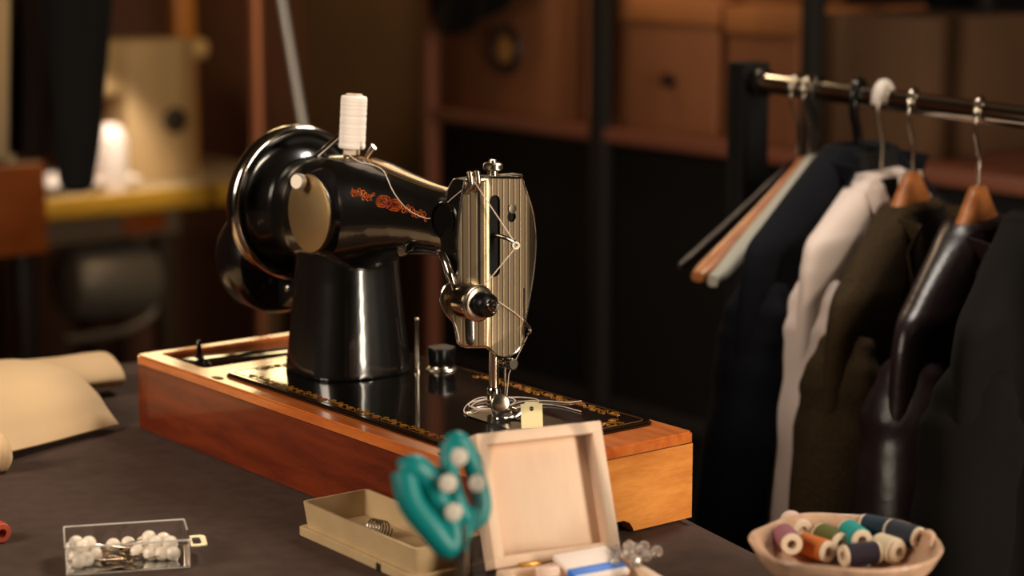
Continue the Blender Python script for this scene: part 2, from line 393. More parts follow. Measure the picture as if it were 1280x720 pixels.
# face plate
FU = .4155
outl = [(.073, .2675), (.084, .2690), (.100, .2680), (.116, .2665), (.1225, .2655), (.1258, .2580), (.1318, .2450), (.1368, .2320), (.1400, .2150), (.1383, .1980), (.1335, .1780), (.1278, .1560), (.1255, .1420), (.1230, .1335), (.1180, .1275), (.1070, .1240), (.0985, .1260), (.0925, .1310), (.0880, .1345), (.0820, .1352), (.0690, .1368), (.0672, .1450), (.0640, .1560), (.0580, .1645), (.0555, .1740), (.0580, .1835), (.0650, .1900), (.0680, .1980), (.0672, .2150), (.0680, .2320), (.0700, .2500)]
ol = [(p.x, p.y) for p in smooth_path([(a, b, 0) for a, b in outl]+[(outl[0][0], outl[0][1], 0)], 3)[:-1]]
slot = rrect(.0905, .1010, .1900, .2545, .005, 5)
key = [(.1125+.0043*cos(t), .2360+.0043*sin(t)) for t in [2*pi*k/16 for k in range(16)]]
fp = B(); plate(fp, ol, [slot, key], 0, .0022, None, [.06+.0025*k for k in range(13)]+[.116+.002*k for k in range(12)])
def bend(x):
    d = 0
    if x < .090: d -= .48*(.0885-x) if x < .0885 else 0+6*(.090-x)**2*0
    if x > .128: d -= 26*(x-.128)**2
    return d
for v in fp.verts:
    x, y, z = v.co; v.co = (FU+z+bend(x), x, y)
face = part('face_plate', fp, face_m, sm, smooth=30, label='ribbed nickel face plate')
rim = B(); tube(rim, [(FU+.0016+bend(a), a, b) for a, b in ol]+[(FU+.0016+bend(ol[0][0]), *ol[0])], .0012, 8); part('edge_bead', rim, chrome, face)
inn = B(); box(inn, FU-.0012, FU-.0002, .082, .120, .185, .26); part('slot_recess', inn, black_matte, sm)
ks = B(); lathe(ks, [(.0038, 0), (.0038, .0014), (0, .0018)], 16, axis_m((FU+.0022, .1125, .2425), (1, 0, 0))); part('plate_screw', ks, nickel, face)
cap = B(); box(cap, .404, FU+.002, .078, .1245, .2655, .2688, .0012); part('head_cap', cap, nickel, sm)
ts = B(); lathe(ts, [(.0042, 0), (.0042, .0030), (.0066, .0036), (.0078, .0048), (.0078, .0080), (.0066, .0092), (.0034, .0098), (.0030, .0118), (0, .0124)], 28, Matrix.Translation((.404, .1045, .2685)))
part('pressure_screw', ts, nickel, sm)
gp = B()
for v_ in (.0735, .0805): tube(gp, smooth_path([(FU-.004, v_, .258), (FU+.001, v_, .265), (FU-.001, v_, .2745)]), [.0026]*12+[.0012], 10)
part('upper_thread_guide', gp, nickel, sm)
# dark disc painting a recess's shade on the head's back, with its ring
hc = on_back(.383, .2325)
ho = B(); lathe(ho, [(.0, .0004), (.0120, .0004), (.0128, -.002), (0, -.003)], 40, axis_m(V((.3815, hc.y-.0004, .2325)), (.05, -1, 0))); part('round_recess', ho, mat('recess_shade', (4, 4, 4), .5, spec=.1), sm)
hr = B(); lathe(hr, [(.0124, -.001), (.0130, .0016), (.0142, .0016), (.0150, -.001)], 48, axis_m(V((.3815, hc.y-.0004, .2325)), (.05, -1, 0))); part('recess_ring', hr, enamel, sm)
# presser foot lifter
lf = B(); tube(lf, smooth_path([(.384, .066, .2085), (.391, .064, .2080), (.400, .062, .2015), (.406, .062, .1910), (.407, .064, .182)]), [.0022]*6+[.0030]*12+[.0026]*7, 12); part('presser_lifter', lf, chrome, sm)
# thread tension
TN = axis_m((FU-.0015, .0690, .1735), (1, 0, .02))
t1 = B(); lathe(t1, [(.0135, 0), (.0140, .004), (.0132, .012), (.0120, .013), (.0100, .0135), (.0100, .015)], 48, TN); tens = part('tension_housing', t1, chrome, sm)
t2 = B()
for k, r in ((.0148, .0142), (.0172, .0145), (.0192, .0135)): lathe(t2, [(.004, k), (r-.001, k), (r, k+.0006), (r-.001, k+.0013), (.004, k+.0013)], 48, TN)
part('tension_disc', t2, nickel, tens)
t3 = B(); lathe(t3, [(.0095, .0200), (.0100, .0225), (.0100, .028), (.0090, .0315), (.0060, .0335), (.0045, .034), (0, .034)], 40, TN); part('tension_knob', t3, black_pl, tens, label='black tension knob')
t4 = B(); lathe(t4, [(.0050, .0325), (.0050, .0372), (.0042, .038), (.0022, .0378), (.0022, .035), (0, .035)], 28, TN); part('tension_nut', t4, chrome, tens)
# take-up lever
tl_ = B(); tube(tl_, smooth_path([(FU-.003, .0960, .2225), (FU+.006, .0970, .2228), (FU+.016, .0985, .2215), (FU+.022, .1000, .2195)]), [.0022]*6+[.0019]*13, 10)
lathe(tl_, [(.0016, -.0012), (.0032, -.0012), (.0032, .0012), (.0016, .0012), (.0016, -.0012)], 20, axis_m((FU+.0225, .1003, .2168), (1, -.3, .2)))
part('take_up_lever', tl_, chrome, sm)
tk = B(); tube(tk, smooth_path([(FU+.001, .1255, .150), (FU+.006, .1262, .1475), (FU+.0085, .1262, .1435), (FU+.006, .1255, .140)]), .0015, 8); tube(tk, [(FU+.002, .1248, .132), (FU+.002, .1248, .178)], .0010, 8)
part('lower_thread_guide', tk, chrome, sm)
# presser bar, foot, needle bar, needle
pb = B(); tube(pb, [(.399, .109, .090), (.399, .109, .140)], .0040, 20); pbar = part('presser_bar', pb, chrome, sm)
pf = B(); lathe(pf, [(.0052, .0), (.0056, .001), (.0056, .009), (.0048, .0105)], 24, Matrix.Translation((.399, .109, .0855))); box(pf, .3945, .4035, .1050, .1130, .0790, .0880, .0012)
tube(pf, smooth_path([(.399, .110, .084), (.397, .117, .081), (.395, .121, .0775), (.395, .124, .0760)]), .0026, 10)
for dv in (-.0035, .0035): box(pf, .388+dv*.2, .4085, .1245+dv-.0018, .1245+dv+.0018, BZ+.0010, BZ+.0026, .0006)
tube(pf, smooth_path([(.4070, .1245, BZ+.002), (.413, .1245, BZ+.0024), (.4185, .1245, BZ+.0062), (.4195, .1245, BZ+.0080)]), .0018, 8, flat=2)
tube(pf, smooth_path([V((.400, .106, .0835)), V((.405, .1035, .079)), atz(619, 522, BZ+.0025), atz(630, 524, BZ+.002), atz(642, 522, BZ+.002), atz(653, 514, BZ+.006)]), .0016, 8)
part('presser_foot', pf, chrome, pbar)
fs = B(); lathe(fs, [(.0045, 0), (.0068, .001), (.0074, .003), (.0074, .0058), (.0062, .0066), (0, .0064)], 32, axis_m((.4085, .1075, .0850), (.85, -.45, .25))); part('foot_screw', fs, nickel, pbar, label='large round clamp screw')
nb = B(); tube(nb, [(.397, .122, .1135), (.397, .122, .136)], .0030, 18); nbar = part('needle_bar', nb, chrome, sm)
nc = B(); lathe(nc, [(.0040, 0), (.0046, .001), (.0046, .009), (.0038, .010)], 24, Matrix.Translation((.397, .122, .1105))); tube(nc, [(.397, .113, .1165), (.397, .124, .1165)], .0028, 12)
lathe(nc, [(.0022, 0), (.0022, .004), (.0048, .0045), (.0050, .0085), (.0038, .0095), (0, .0095)], 24, axis_m((.400, .122, .1150), (1, -.1, 0))); part('needle_clamp', nc, chrome, nbar)
nd = B(); tube(nd, [(.397, .122, .112), (.397, .122, .1), (.397, .122, .096), (.397, .122, BZ+.002)], [.0010, .0010, .0006, .0003], 10); part('needle', nd, chrome, nbar)
# needle plate and slide plate
npl = B(); pts = [(.432, .085)]+[(.402-.0255*sin(t), .111-.026*cos(t)) for t in [pi*k/20 for k in range(21)]]+[(.432, .137)]
plate(npl, pts, [], BZ-.001, BZ+.0007); npo = part('needle_plate', npl, mat('plate_chrome', (96, 82, 66), .2, 1), sm, smooth=30)
sl = B(); plate(sl, rrect(.4325, .4960, .085, .137, .001), [], BZ-.001, BZ+.0006); part('slide_plate', sl, MATS['plate_chrome'], sm, smooth=30)
eg = B(); tube(eg, [(x, y, BZ+.0007) for x, y in pts], .0005, 5); part('plate_edge', eg, chrome, npo)
fd = B()
for k in range(3): box(fd, .386, .409, .1185+.0042*k, .1205+.0042*k, BZ, BZ+.0012, .0003)
part('feed_dog', fd, steel, npo)
for q in ((.386, .094), (.387, .130)):
    s_ = B(); lathe(s_, [(.003, 0), (.0028, .0006), (0, .0008)], 16, Matrix.Translation((q[0], q[1], BZ+.0006))); part('plate_screw', s_, nickel, npo)
# posts on the bed
po = B(); lathe(po, [(.0032, -.001), (.0030, .002), (.0019, .003), (.0019, .0455), (.0023, .046), (.0023, .0485), (0, .049)], 20, Matrix.Translation((.236, .150, BZ))); part('bed_spool_pin', po, nickel, sm)
kd = B(); lathe(kd, [(0, 0), (.0135, 0), (.0140, .0012), (.0125, .0026), (.0108, .0030), (.0104, .0044)], 40, Matrix.Translation((.240, .1735, BZ-.0005))); part('knob_washer', kd, nickel, sm)
kb = B(); loft(kb, [[(x+.240, y+.1735, BZ+z) for x, y in sup(0, 0, r, r, 32, 3)] for z, r in ((.003, .0088), (.005, .0102), (.016, .0115), (.0195, .0115), (.0205, .0105))]); part('feed_knob', kb, black_pl, sm, label='black feed knob')

# gold scroll transfers
def spiral(c, a0, r, turns, sgn):
    return [(c[0]+r*(1-t)*cos(a0+sgn*2*pi*turns*t), c[1]+r*(1-t)*sin(a0+sgn*2*pi*turns*t)) for t in [k/22*.9 for k in range(23)]]
def scroll_band(path, width, step, lift, bmg, bmr, r=.00035):
    """scrolls along a 2D path; lift turns (x, y) into a surface point"""
    L_ = [0]
    for a, b in zip(path, path[1:]): L_.append(L_[-1]+sqrt((a[0]-b[0])**2+(a[1]-b[1])**2))
    def at(s):
        for i in range(len(path)-1):
            if s <= L_[i+1] or i == len(path)-2:
                t = (s-L_[i])/max(1e-9, L_[i+1]-L_[i]); a, b = path[i], path[i+1]
                d = V((b[0]-a[0], b[1]-a[1])).normalized(); return V((a[0]+(b[0]-a[0])*t, a[1]+(b[1]-a[1])*t)), d
    s = step/2; k = 0
    while s < L_[-1]-step/2:
        p, d = at(s); n = V((-d.y, d.x)); sg = 1 if k % 2 else -1
        c = p+n*(sg*width*.18)
        ang = math.atan2(d.y, d.x)
        tube(bmg, [lift(*q) for q in spiral(c, ang+pi, width*.42, 1.6, sg)], r, 4)
        c2 = p+d*(step*.42)-n*(sg*width*.22)
        tube(bmg, [lift(*q) for q in spiral(c2, ang, width*.27, 1.3, -sg)], r, 4)
        st_ = [p-d*step*.5-n*sg*width*.3, p-d*step*.2+n*sg*width*.05, p+d*step*.2-n*sg*width*.1, p+d*step*.5+n*sg*width*.3]
        tube(bmg, [lift(q.x, q.y) for q in smooth_path([(x.x, x.y, 0) for x in st_], 4)], r, 4)
        if bmr is not None and k % 4 == 2:
            for j in range(6):
                a = j*pi/3; q = c+V((cos(a), sin(a)))*width*.16
                tube(bmr, [lift(c.x, c.y), lift(q.x, q.y)], [r*1.5, r*2.6], 6)
        s += step; k += 1
def bl(x, y): return V((x, y, BZ+.0002))
gd, rd = B(), B()
scroll_band([(.150, .0295), (.455, .0295)], .0105, .019, bl, gd, rd, .0003)
scroll_band([(.482, .040), (.482, .178)], .020, .026, bl, gd, rd, .0004)
scroll_band([(.470, .183), (.26, .183)], .014, .021, bl, gd, rd)
scroll_band([(.140, .045), (.140, .17)], .012, .0145, bl, gd, None)
part('scroll_transfer', merge(gd, rd, 1), [gold, red_decal], bed, smooth=60)
bd = B(); bo = rrect(.1325, .4910, .0235, .1905, .006); tube(bd, [bl(*q) for q in bo]+[bl(*bo[0])], .0002, 4); part('border_line', bd, mat('dim_gold', (120, 80, 30), .5, .3), bed)
ga, ra = B(), B()
def al(x, y): return on_back(x, y, .00025)
for x0, x1 in ((.246, .277), (.306, .340)):
    scroll_band([(x0, .2415-(x0-.246)*.13), (x1, .2415-(x1-.246)*.13)], .0085, .0085, al, ga, None, .0004)
cx, cy = .2915, .2355
for r_, ph in ((.0045, 0), (.0075, 0)):
    for sg in (-1, 1):
        for k in range(3):
            tube(ga, [al(cx+sg*(.0055+.0022*k)+r_*(1.0-.15*k)*cos(t)*.95, cy-sg*.0008+r_*.62*sin(t)) for t in [2*pi*j/24 for j in range(25)]], .00032, 4)
for j in range(8):
    a = j*pi/4; tube(ra, [al(cx+.0015*cos(a), cy+.0015*sin(a)), al(cx+.0050*cos(a), cy+.0042*sin(a))], [.0008, .0013], 6)
part('scroll_transfer', merge(ga, ra, 1), [mat('orange_gold_decal', (205, 98, 34), .4, .3), red_decal], body, smooth=60)
gt = B()
sheet(gt, [[on_top(.205+.142*t, v_+.002*t, .0003) for v_ in (.1050, .107, .109, .111)] for t in [k/40 for k in range(41)]], .0002)
tube(gt, [on_top(.205+.135*t, .0985+.003*t, .0002) for t in [k/60 for k in range(61)]], .0004, 5)
part('top_gold_glint', gt, goldpale, body, smooth=60)  # gold decal that also paints warm light along the arm's top

# ------------------------------------------------------------------ white thread and its spool
spn = thing('thread_spool', 'tall white thread spool standing on the pin of the sewing machine', 'thread spool', mtx=axis_m(SPB+V((0, 0, .0026)), (.03, .05, 1)))
s1 = B(); lathe(s1, [(.0030, .0), (.0070, .0), (.0070, .0520), (.0030, .0520)], 28); part('core', s1, mat('spool_core', (220, 200, 180), .5), spn, local=True)
s2 = B(); pr = [(.0068, .0045), (.0102, .0050)]
for k in range(22): pr += [(.0112+.0002*(k % 2)+.0002*sin(k*1.7), .0055+k*.0020), (.0114+.0002*sin(k*2.3), .0065+k*.0020)]
pr += [(.0108, .0500), (.0068, .0508)]
lathe(s2, pr, 40); part('wound_thread', s2, thread_w, spn, local=True, smooth=70)
th = B(); TR = .00042
pA = SPB+V((.005, -.0105, .006))
def on_cam(px, py, off=.0006):
    d = ray(px, py).normalized(); h = bvh.ray_cast(CAM, d)
    return h[0]+h[1]*off if h[0] else atv(px, py, .085)
run = [pA]+[on_cam(*q) for q in ((449, 203), (461, 206), (472, 209), (480, 215), (485, 225), (491, 238), (500, 251), (511, 262), (523, 269), (535, 273), (545, 271))]
GP = V((FU-.001, .0770, .2665)); run += [run[-1].lerp(GP, .25)+V((0, -.006, -.002)), run[-1].lerp(GP, .6)+V((0, -.006, -.002)), GP]
run0 = smooth_path(run, 4)
tube(th, run0, TR, 6)
tube(th, [(FU+.0005, .0770, .2665), (FU+.0225, .1003, .2185)], TR, 6)
tube(th, [(FU+.0225, .1003, .2150), (FU+.013, .0770, .1865)], TR, 6)
tube(th, smooth_path([(FU+.0165, .0820, .178), (FU+.010, .0950, .1705), (FU+.0055, .1120, .1605), (FU+.003, .1240, .1520)]), TR, 6)
tube(th, [(FU+.0075, .1262, .1430), (.402, .1220, .106), (.3985, .1220, .0830)], TR, 6)
thread = solo('sewing_thread', th, thread_line, 'white sewing thread strung from the spool through the machine to its needle', 'thread')
lo = B()
def loop(c, rx, ry, a, t0, t1, z=BZ+.0008, n=40, up=0):
    return [(c[0]+cos(a)*rx*cos(t)-sin(a)*ry*sin(t), c[1]+sin(a)*rx*cos(t)+cos(a)*ry*sin(t), z+up*abs(sin(t))) for t in [t0+(t1-t0)*k/n for k in range(n+1)]]
tube(lo, loop((.374, .128), .014, .024, .3, 0, 6.0), TR, 6)
tube(lo, loop((.380, .134), .019, .030, -.3, .5, 6.6, BZ+.0015), TR, 6)
tube(lo, loop((.372, .112), .008, .030, .7, .2, 5.6, BZ+.0012), TR, 6)
tube(lo, smooth_path([(.392, .124, BZ+.001), (.384, .150, BZ+.0010), (.392, .166, BZ+.0009), (.408, .178, BZ+.0008), (.412, .196-.006, BZ+.0010)]), TR, 6)
tube(lo, smooth_path([(.398, .126, BZ+.001), (.398, .150, BZ+.0014), (.412, .164, BZ+.0009), (.44, .166, BZ+.001)]), TR, 6)
solo('thread_tail', lo, thread_line, 'loose white thread end curled in loops on the black bed behind the presser foot', 'thread')

# ------------------------------------------------------------------ cream tag behind the open box
tg = B(); w2, h2 = .0085, .0205
ot = [(-w2, 0), (w2, 0), (w2, h2-.0015), (w2-.003, h2-.0015), (w2-.0035, h2), (-w2+.0035, h2), (-w2+.003, h2-.0015), (-w2, h2-.0015)]
TGM = Matrix.Translation((.4575, .1015, BZ+.0006)) @ Matrix.Rotation(radians(62), 4, 'Z') @ Matrix.Rotation(radians(78), 4, 'X')
plate(tg, ot, [[(.0018*cos(t), h2-.0055+.0018*sin(t)) for t in [2*pi*k/14 for k in range(14)]]], 0, .0011, TGM)
solo('card_tag', tg, cardm, 'small cream card tag with a punched hole propped behind the open box', 'tag', smooth=20)

# ------------------------------------------------------------------ cream plastic tray with its coils
ty = thing('plastic_tray', 'long cream plastic tray open at the top, standing along the wooden base', 'tray', mtx=Matrix.Translation((.457, -.0335, 0)) @ Matrix.Rotation(radians(-1.2), 4, 'Z'))
hx, hy = .0785, .0305
def ringz(a, b, z, r): return [(x, y, z) for x, y in rrect(-a, a, -b, b, r)]
t1 = B(); loft(t1, [ringz(hx-.004, hy-.003, .0055, .003), ringz(hx-.0010, hy-.0005, .0272, .004), ringz(hx-.0030, hy-.0025, .0272, .003), ringz(hx-.0055, hy-.0048, .0075, .002)])
tw = part('tray_wall', t1, cream_pl, ty, local=True, smooth=35)
t2 = B(); loft(t2, [ringz(hx+.0005, hy+.001, .0, .004), ringz(hx+.0015, hy+.0018, .001, .004), ringz(hx+.0015, hy+.0018, .0068, .004), ringz(hx+.0005, hy+.001, .0076, .004)]); part('base_lip', t2, cream_pl, ty, local=True, smooth=35)
t3 = B(); box(t3, .030, .036, -hy-.0024, -hy-.0012, .0, .0062, .0004); part('latch_notch', t3, mat('latch_dark', (40, 30, 20), .5), ty, local=True)
def helix(r, pitch, n, c, d):
    M = axis_m(c, d); return [M @ V((r*cos(t*2*pi), r*sin(t*2*pi), pitch*t)) for t in [k/14 for k in range(int(n*14)+1)]]
for i, (c, d, n, r, lab) in enumerate((((.436, -.036, .0150), (.97, .22, .03), 5, .0066, 'bent steel wire coil standing in the cream tray, the larger one'), ((.500, -.047, .0116), (.9, -.3, 0), 4, .0036, 'small thin steel coil at the near end of the cream tray'))):
    hb = B(); tube(hb, helix(r, .0030, n, c, d), .0007, 6); solo('wire_coil', hb, steel, lab, 'wire coil')

# ------------------------------------------------------------------ open pale wooden box
hL, hR = atz(620, 712, .020), atz(778, 690, .020)
bx = (hR-hL).normalized(); bw_ = (hR-hL).length; by = V((bx.y, -bx.x, 0))      # by points towards the camera
BXM = Matrix(((bx.x, by.x, 0, hL.x), (bx.y, by.y, 0, hL.y), (0, 0, 1, 0), (0, 0, 0, 1)))
wbx = thing('wooden_box', 'small pale wooden box with its lid standing open, in front of the base', 'box', mtx=BXM @ Matrix.Translation((bw_/2, .05, 0)))
bh = .020
b1 = B(); dpt = .098
box(b1, 0, bw_, 0, dpt, 0, .003, .0006, mtx=BXM)
for a in ((0, bw_, 0, .007), (0, bw_, dpt-.007, dpt), (0, .007, .006, dpt-.006), (bw_-.007, bw_, .006, dpt-.006)): box(b1, *a, .002, bh, .0008, mtx=BXM)
part('box_body', b1, lidwood, wbx, smooth=30)
LDM = BXM @ Matrix.Translation((0, -.001, bh)) @ Matrix.Rotation(radians(21), 4, 'X')
lh = .0955
l1 = B(); d_ = .0185
box(l1, 0, bw_, -d_, -d_+.004, 0, lh, .0008, mtx=LDM)
for a in ((0, bw_, -.0, .0085), (0, bw_, lh-.0085, lh)): box(l1, a[0], a[1], -d_+.002, 0, a[2], a[3], .0012, mtx=LDM)
for a in ((0, .0085), (bw_-.0085, bw_)): box(l1, a[0], a[1], -d_+.002, 0, .0060, lh-.006, .0012, mtx=LDM)
part('lid', l1, lidwood, wbx, smooth=30)
for x in (.018, bw_-.030): hg = B(); box(hg, x, x+.016, -.0022, .0035, bh-.0015, bh+.0022, .0006, mtx=BXM); part('hinge', hg, mat('brass', (205, 160, 80), .3, .9), wbx)
# what lies in the box
def lbox(lx, ly, z): return BXM @ V((lx, ly, z))
pk = B(); PKM = BXM @ Matrix.Translation((.062, .020, .0205)) @ Matrix.Rotation(radians(-6), 4, 'Z') @ Matrix.Rotation(radians(-16), 4, 'X')
box(pk, -.022, .022, -.014, .020, 0, .005, .0016, mtx=PKM)
pk_o = thing('paper_packet', 'white paper packet with a blue stripe lying in the pale wooden box', 'packet', lbox(.062, .03, .017))
part('packet', pk, paper, pk_o)
ps = B(); box(ps, -.0222, .0222, .006, .016, -.0002, .0053, .0012, mtx=PKM); part('blue_stripe', ps, blue, pk_o, label='blue stripe')
wd = B(); lathe(wd, [(0, 0), (.008, 0), (.0085, .002), (.0085, .0055), (.007, .0068), (.0025, .0068), (.0025, .0050), (0, .0050)], 24, BXM @ Matrix.Translation((.030, .022, .0175)) @ Matrix.Rotation(.25, 4, 'X')); solo('thread_bobbin', wd, mat('pinkish_white', (232, 205, 190), .6), 'flat white bobbin at the left inside the pale wooden box', 'bobbin')
for i in range(11):
    a = i*2.4; rr = .016*sqrt((i+.5)/11); p = lbox(.096+1.25*rr*cos(a), .022+rr*sin(a), .0225+.006*(1-rr/.016)+.0015*(i % 3))
    gb = B(); M_ = axis_m(p, (sin(i*1.7), cos(i*2.1), .8)); lathe(gb, [(.0012, -.0035), (.0036, -.0030), (.0046, 0), (.0036, .0030), (.0012, .0035), (.0012, -.0035)], 10, M_)
    solo('glass_bead', gb, mat('bead_glass', (240, 232, 225), .06, trans=.75, ior=1.5), 'clear faceted glass bead heaped at the right edge of the pale wooden box', 'bead', 'clear glass beads in the wooden box', smooth=15)

# ------------------------------------------------------------------ clear box of pearl pins
PX = V((.347-.311, -.151+.228, 0)).normalized(); PY = V((PX.y, -PX.x, 0))
PM = Matrix(((PX.x, PY.x, 0, .311), (PX.y, PY.y, 0, -.228), (0, 0, 1, 0), (0, 0, 0, 1)))
PW, PD, PH = .0900, .0555, .0215
pbx = thing('pin_box', 'small clear plastic box full of pearl-headed pins on the dark cloth', 'plastic box', mtx=PM @ Matrix.Translation((PW/2, PD/2, 0)))
t_ = .0011
b1 = B(); loft(b1, [[(x, y, z) for x, y in rrect(a, PW-a, a, PD-a, .0015, 3)] for a, z in ((.0006, .0004), (0, .001), (0, PH), (t_, PH), (t_, .0018))], mtx=PM)
part('box_shell', b1, clear, pbx, smooth=30)
b2 = B(); tube(b2, [PM @ V((x, y, PH)) for x, y in rrect(.0006, PW-.0006, .0006, PD-.0006, .0016, 3)]+[PM @ V((PW-.0006, PD/2, PH))], .0007, 6); part('rim', b2, mat('plastic_edge', (225, 220, 212), .2, trans=.4), pbx)
for (x, y) in ((.0009, .0009), (PW-.0009, .0009), (.0009, PD-.0009), (PW-.0009, PD-.0009)): b2 = B(); tube(b2, [PM @ V((x, y, .0012)), PM @ V((x, y, PH-.0008))], .0006, 6); part('corner_edge', b2, MATS['plastic_edge'], pbx)
b2 = B(); tube(b2, [PM @ V((x, y, .0008)) for x, y in rrect(.0009, PW-.0009, .0009, PD-.0009, .0016, 3)]+[PM @ V((PW-.0009, PD/2, .0008))], .0005, 6); part('bottom_edge', b2, MATS['plastic_edge'], pbx)
b3 = B(); plate(b3, rrect(PW, PW+.0135, PD*.22, PD*.72, .004), [rrect(PW+.003, PW+.0095, PD*.32, PD*.62, .002)], .0105, .0120, PM); part('hang_tab', b3, mat('frosted_plastic', (205, 190, 180), .2, trans=.9, ior=1.25), pbx, smooth=30)
hgp = [(.006, .010, 0), (.012, .022, 0), (.008, .034, 0), (.017, .013, 0), (.016, .040, 0), (.022, .030, 0), (.010, .044, 0), (.021, .020, 0), (.013, .030, 1), (.018, .023, 1), (.009, .020, 1), (.036, .010, 0), (.047, .008, 0), (.058, .010, 0), (.066, .014, 0), (.073, .020, 0), (.067, .027, 0), (.075, .031, 0), (.060, .026, 0), (.078, .040, 0), (.070, .038, 0), (.062, .036, 0), (.072, .026, 1), (.066, .033, 1), (.076, .036, 1), (.053, .030, 0), (.062, .019, 1), (.078, .013, 0)]
pin = None; PINL = 'pearl-headed pin with its head at the left end of the clear box'; PINR = 'pearl-headed pin with its head at the right end of the clear box'; PINM = 'pearl-headed pin with its head along the far side of the clear box'
RH = .0056
for i, (x, y, lev) in enumerate(hgp):
    z = .0018+RH+.0002 + lev*.0068
    mid = y < .011 and .03 < x < .06
    left = x < .03
    tx, ty_ = (x+.036+.003*sin(i*3), y+.011*sin(i*1.9)) if left else ((x-.036, y+.010*cos(i*2.3)) if not mid else (x-.012, y+.034))
    ty_ = min(max(ty_, .004), PD-.004); tx = min(max(tx, .003), PW-.003)
    p = PM @ V((x, y, z)); q = PM @ V((tx, ty_, .0027+.0008*(i % 4)))
    Mx = axis_m(p, q-p)
    lab, grp = (PINM, 'pearl pins along the far side') if mid else ((PINL, 'pearl pins at the left end') if left else (PINR, 'pearl pins at the right end'))
    if pin is None:
        pin = thing('pearl_pin', lab, 'pin', mtx=Mx, group=grp)
        h_ = B(); lathe(h_, [(0, -RH)]+[(RH*sin(a), -RH*cos(a)) for a in [pi*k/16 for k in range(1, 16)]]+[(0, RH)], 22); part('pearl_head', h_, pearl, pin, local=True, smooth=80)
        k_ = B(); lathe(k_, [(.0012, -.0058), (.0015, -.005), (.0013, -.0038)], 10); lathe(k_, [(.0013, .0038), (.0013, .0052), (.0006, .0056)], 10); part('collar', k_, nickel, pin, local=True)
        n_ = B(); tube(n_, [(0, 0, RH-.0003), (0, 0, .033), (0, 0, .037)], [.0005, .0005, .0001], 8); part('shaft', n_, mat('pin_steel', (220, 195, 165), .25, 1), pin, local=True)
    else:
        c = copy_tree(pin); place(c, Mx); c['label'] = lab; c['group'] = grp

# ------------------------------------------------------------------ beige canvas at the left
def cloth_roll(name, base, ax, L, prof, label, wob=.006, taper=None, th=.0022):
    """a sheet bent over: prof is (distance towards viewer, height), swept along ax"""
    ax = V(ax).normalized(); out = V((ax.y, -ax.x, 0)); pr = smooth_path([(a, b, 0) for a, b in prof], 5); grid = []
    for i in range(37):
        t = i/36; row = []
        for j, p in enumerate(pr):
            s = 1+(taper(t) if taper else 0)
            wv = wob*(sin(t*7+j*.11)+.6*sin(t*13+1+j*.05))
            q = V(base)+ax*(L*t)+out*(p.x+wv*.8)+V((0, 0, max(.003, p.y*s+wv*.5*(p.y > .008))))
            row.append(q)
        grid.append(row)
    bm = B(); sheet(bm, grid, th)
    return solo(name, bm, canvas, label, 'fabric', smooth=70)
FA = V((.052, -.200, 0)); FB = V((-.006, -.014, 0))
fax = FB-FA
cloth_roll('folded_canvas', FA-fax*.30, fax, fax.length*1.30, [(-.215, .003), (-.212, .018), (-.190, .040), (-.145, .051), (-.100, .054), (-.060, .050), (-.030, .036), (-.012, .019), (.0, .008)], 'beige canvas draped over in a broad fold at the left edge of the table', .0035, lambda t: -.06*t)
cloth_roll('canvas_fold', V((-.185, -.090, 0)), (.10, .99, 0), .150, [(-.055, .003), (-.058, .016), (-.035, .033), (0, .038), (.030, .030), (.042, .018), (.030, .009), (.012, .007)], 'smaller beige canvas fold standing behind the broad fold beside the wooden base', .002, lambda t: -.10*t)
p0 = atz(8, 588, 0)
rl = B(); tube(rl, smooth_path([p0+V((-.035, -.10, .017)), p0+V((-.012, -.05, .017)), p0+V((-.003, -.010, .0165)), p0+V((.0005, -.0005, .0160)), p0+V((.001, .003, .016))], 8), [.017]*22+[.0165, .0162, .0158, .015, .0138, .012, .0105, .008, .006, .004, .002][:11], 20)
solo('canvas_roll', rl, canvas, 'rounded end of a small beige canvas roll at the far left edge', 'fabric')

# ------------------------------------------------------------------ teal scissors in a dark jar
SD = 1.25
def sc(px, py, dd=0): return atd(px, py, SD+dd)
sx = thing('scissors', 'small scissors with teal plastic handles standing point down beside the open wooden box', 'scissors', sc(575, 660))
def ringh(pts, r, dd):
    P = [sc(x, y, d) for x, y, d in pts]; P = smooth_path(P+[P[0]], 6); bm = B(); tube(bm, P, r, 14); return bm
part('handle', ringh([(505, 590, .0), (518, 584, 0), (534, 598, .004), (550, 632, .004), (564, 662, .002), (560, 682, 0), (542, 664, -.004), (514, 628, -.004)], .0082, 0), teal, sx, smooth=70)
part('handle', ringh([(562, 556, .02), (574, 552, .02), (588, 575, .025), (600, 615, .028), (601, 640, .026), (590, 652, .02), (576, 640, .012), (562, 600, .012)], .0062, 0), teal, sx, smooth=70)
g_ = B(); tube(g_, [sc(545, 640), sc(566, 662), sc(578, 690)], [.005, .006, .004], 12); tube(g_, [sc(590, 640, .02), sc(580, 665, .008), sc(573, 690, .002)], [.005, .005, .004], 12); part('shank', g_, teal, sx)
for a, b, dd in (((572, 655), (584, 850), 0), ((578, 655), (572, 850), .004)):
    bl_ = B(); P0, P1 = sc(*a, dd), sc(*b, dd); tube(bl_, [P0, P0.lerp(P1, .15), P0.lerp(P1, .6), P1], [.0045, .0062, .0048, .0008], 10, flat=.35); part('blade', bl_, mat('scissor_steel', (150, 135, 120), .3, 1), sx)
for (x, y, r) in ((574, 571, .0058), (560, 604, .0060), (597, 604, .0056), (567, 640, .0058)):
    rv = B(); lathe(rv, [(r*.9, -.003), (r*.9, .003), (r*.7, .0036), (0, .0038)], 20, axis_m(sc(x, y, -.0045), -FWD)); part('glint', rv, mat('pale_glint', (214, 206, 192), .5), sx, label='pale round rivet')  # pale discs put in for blurred highlights on the handles
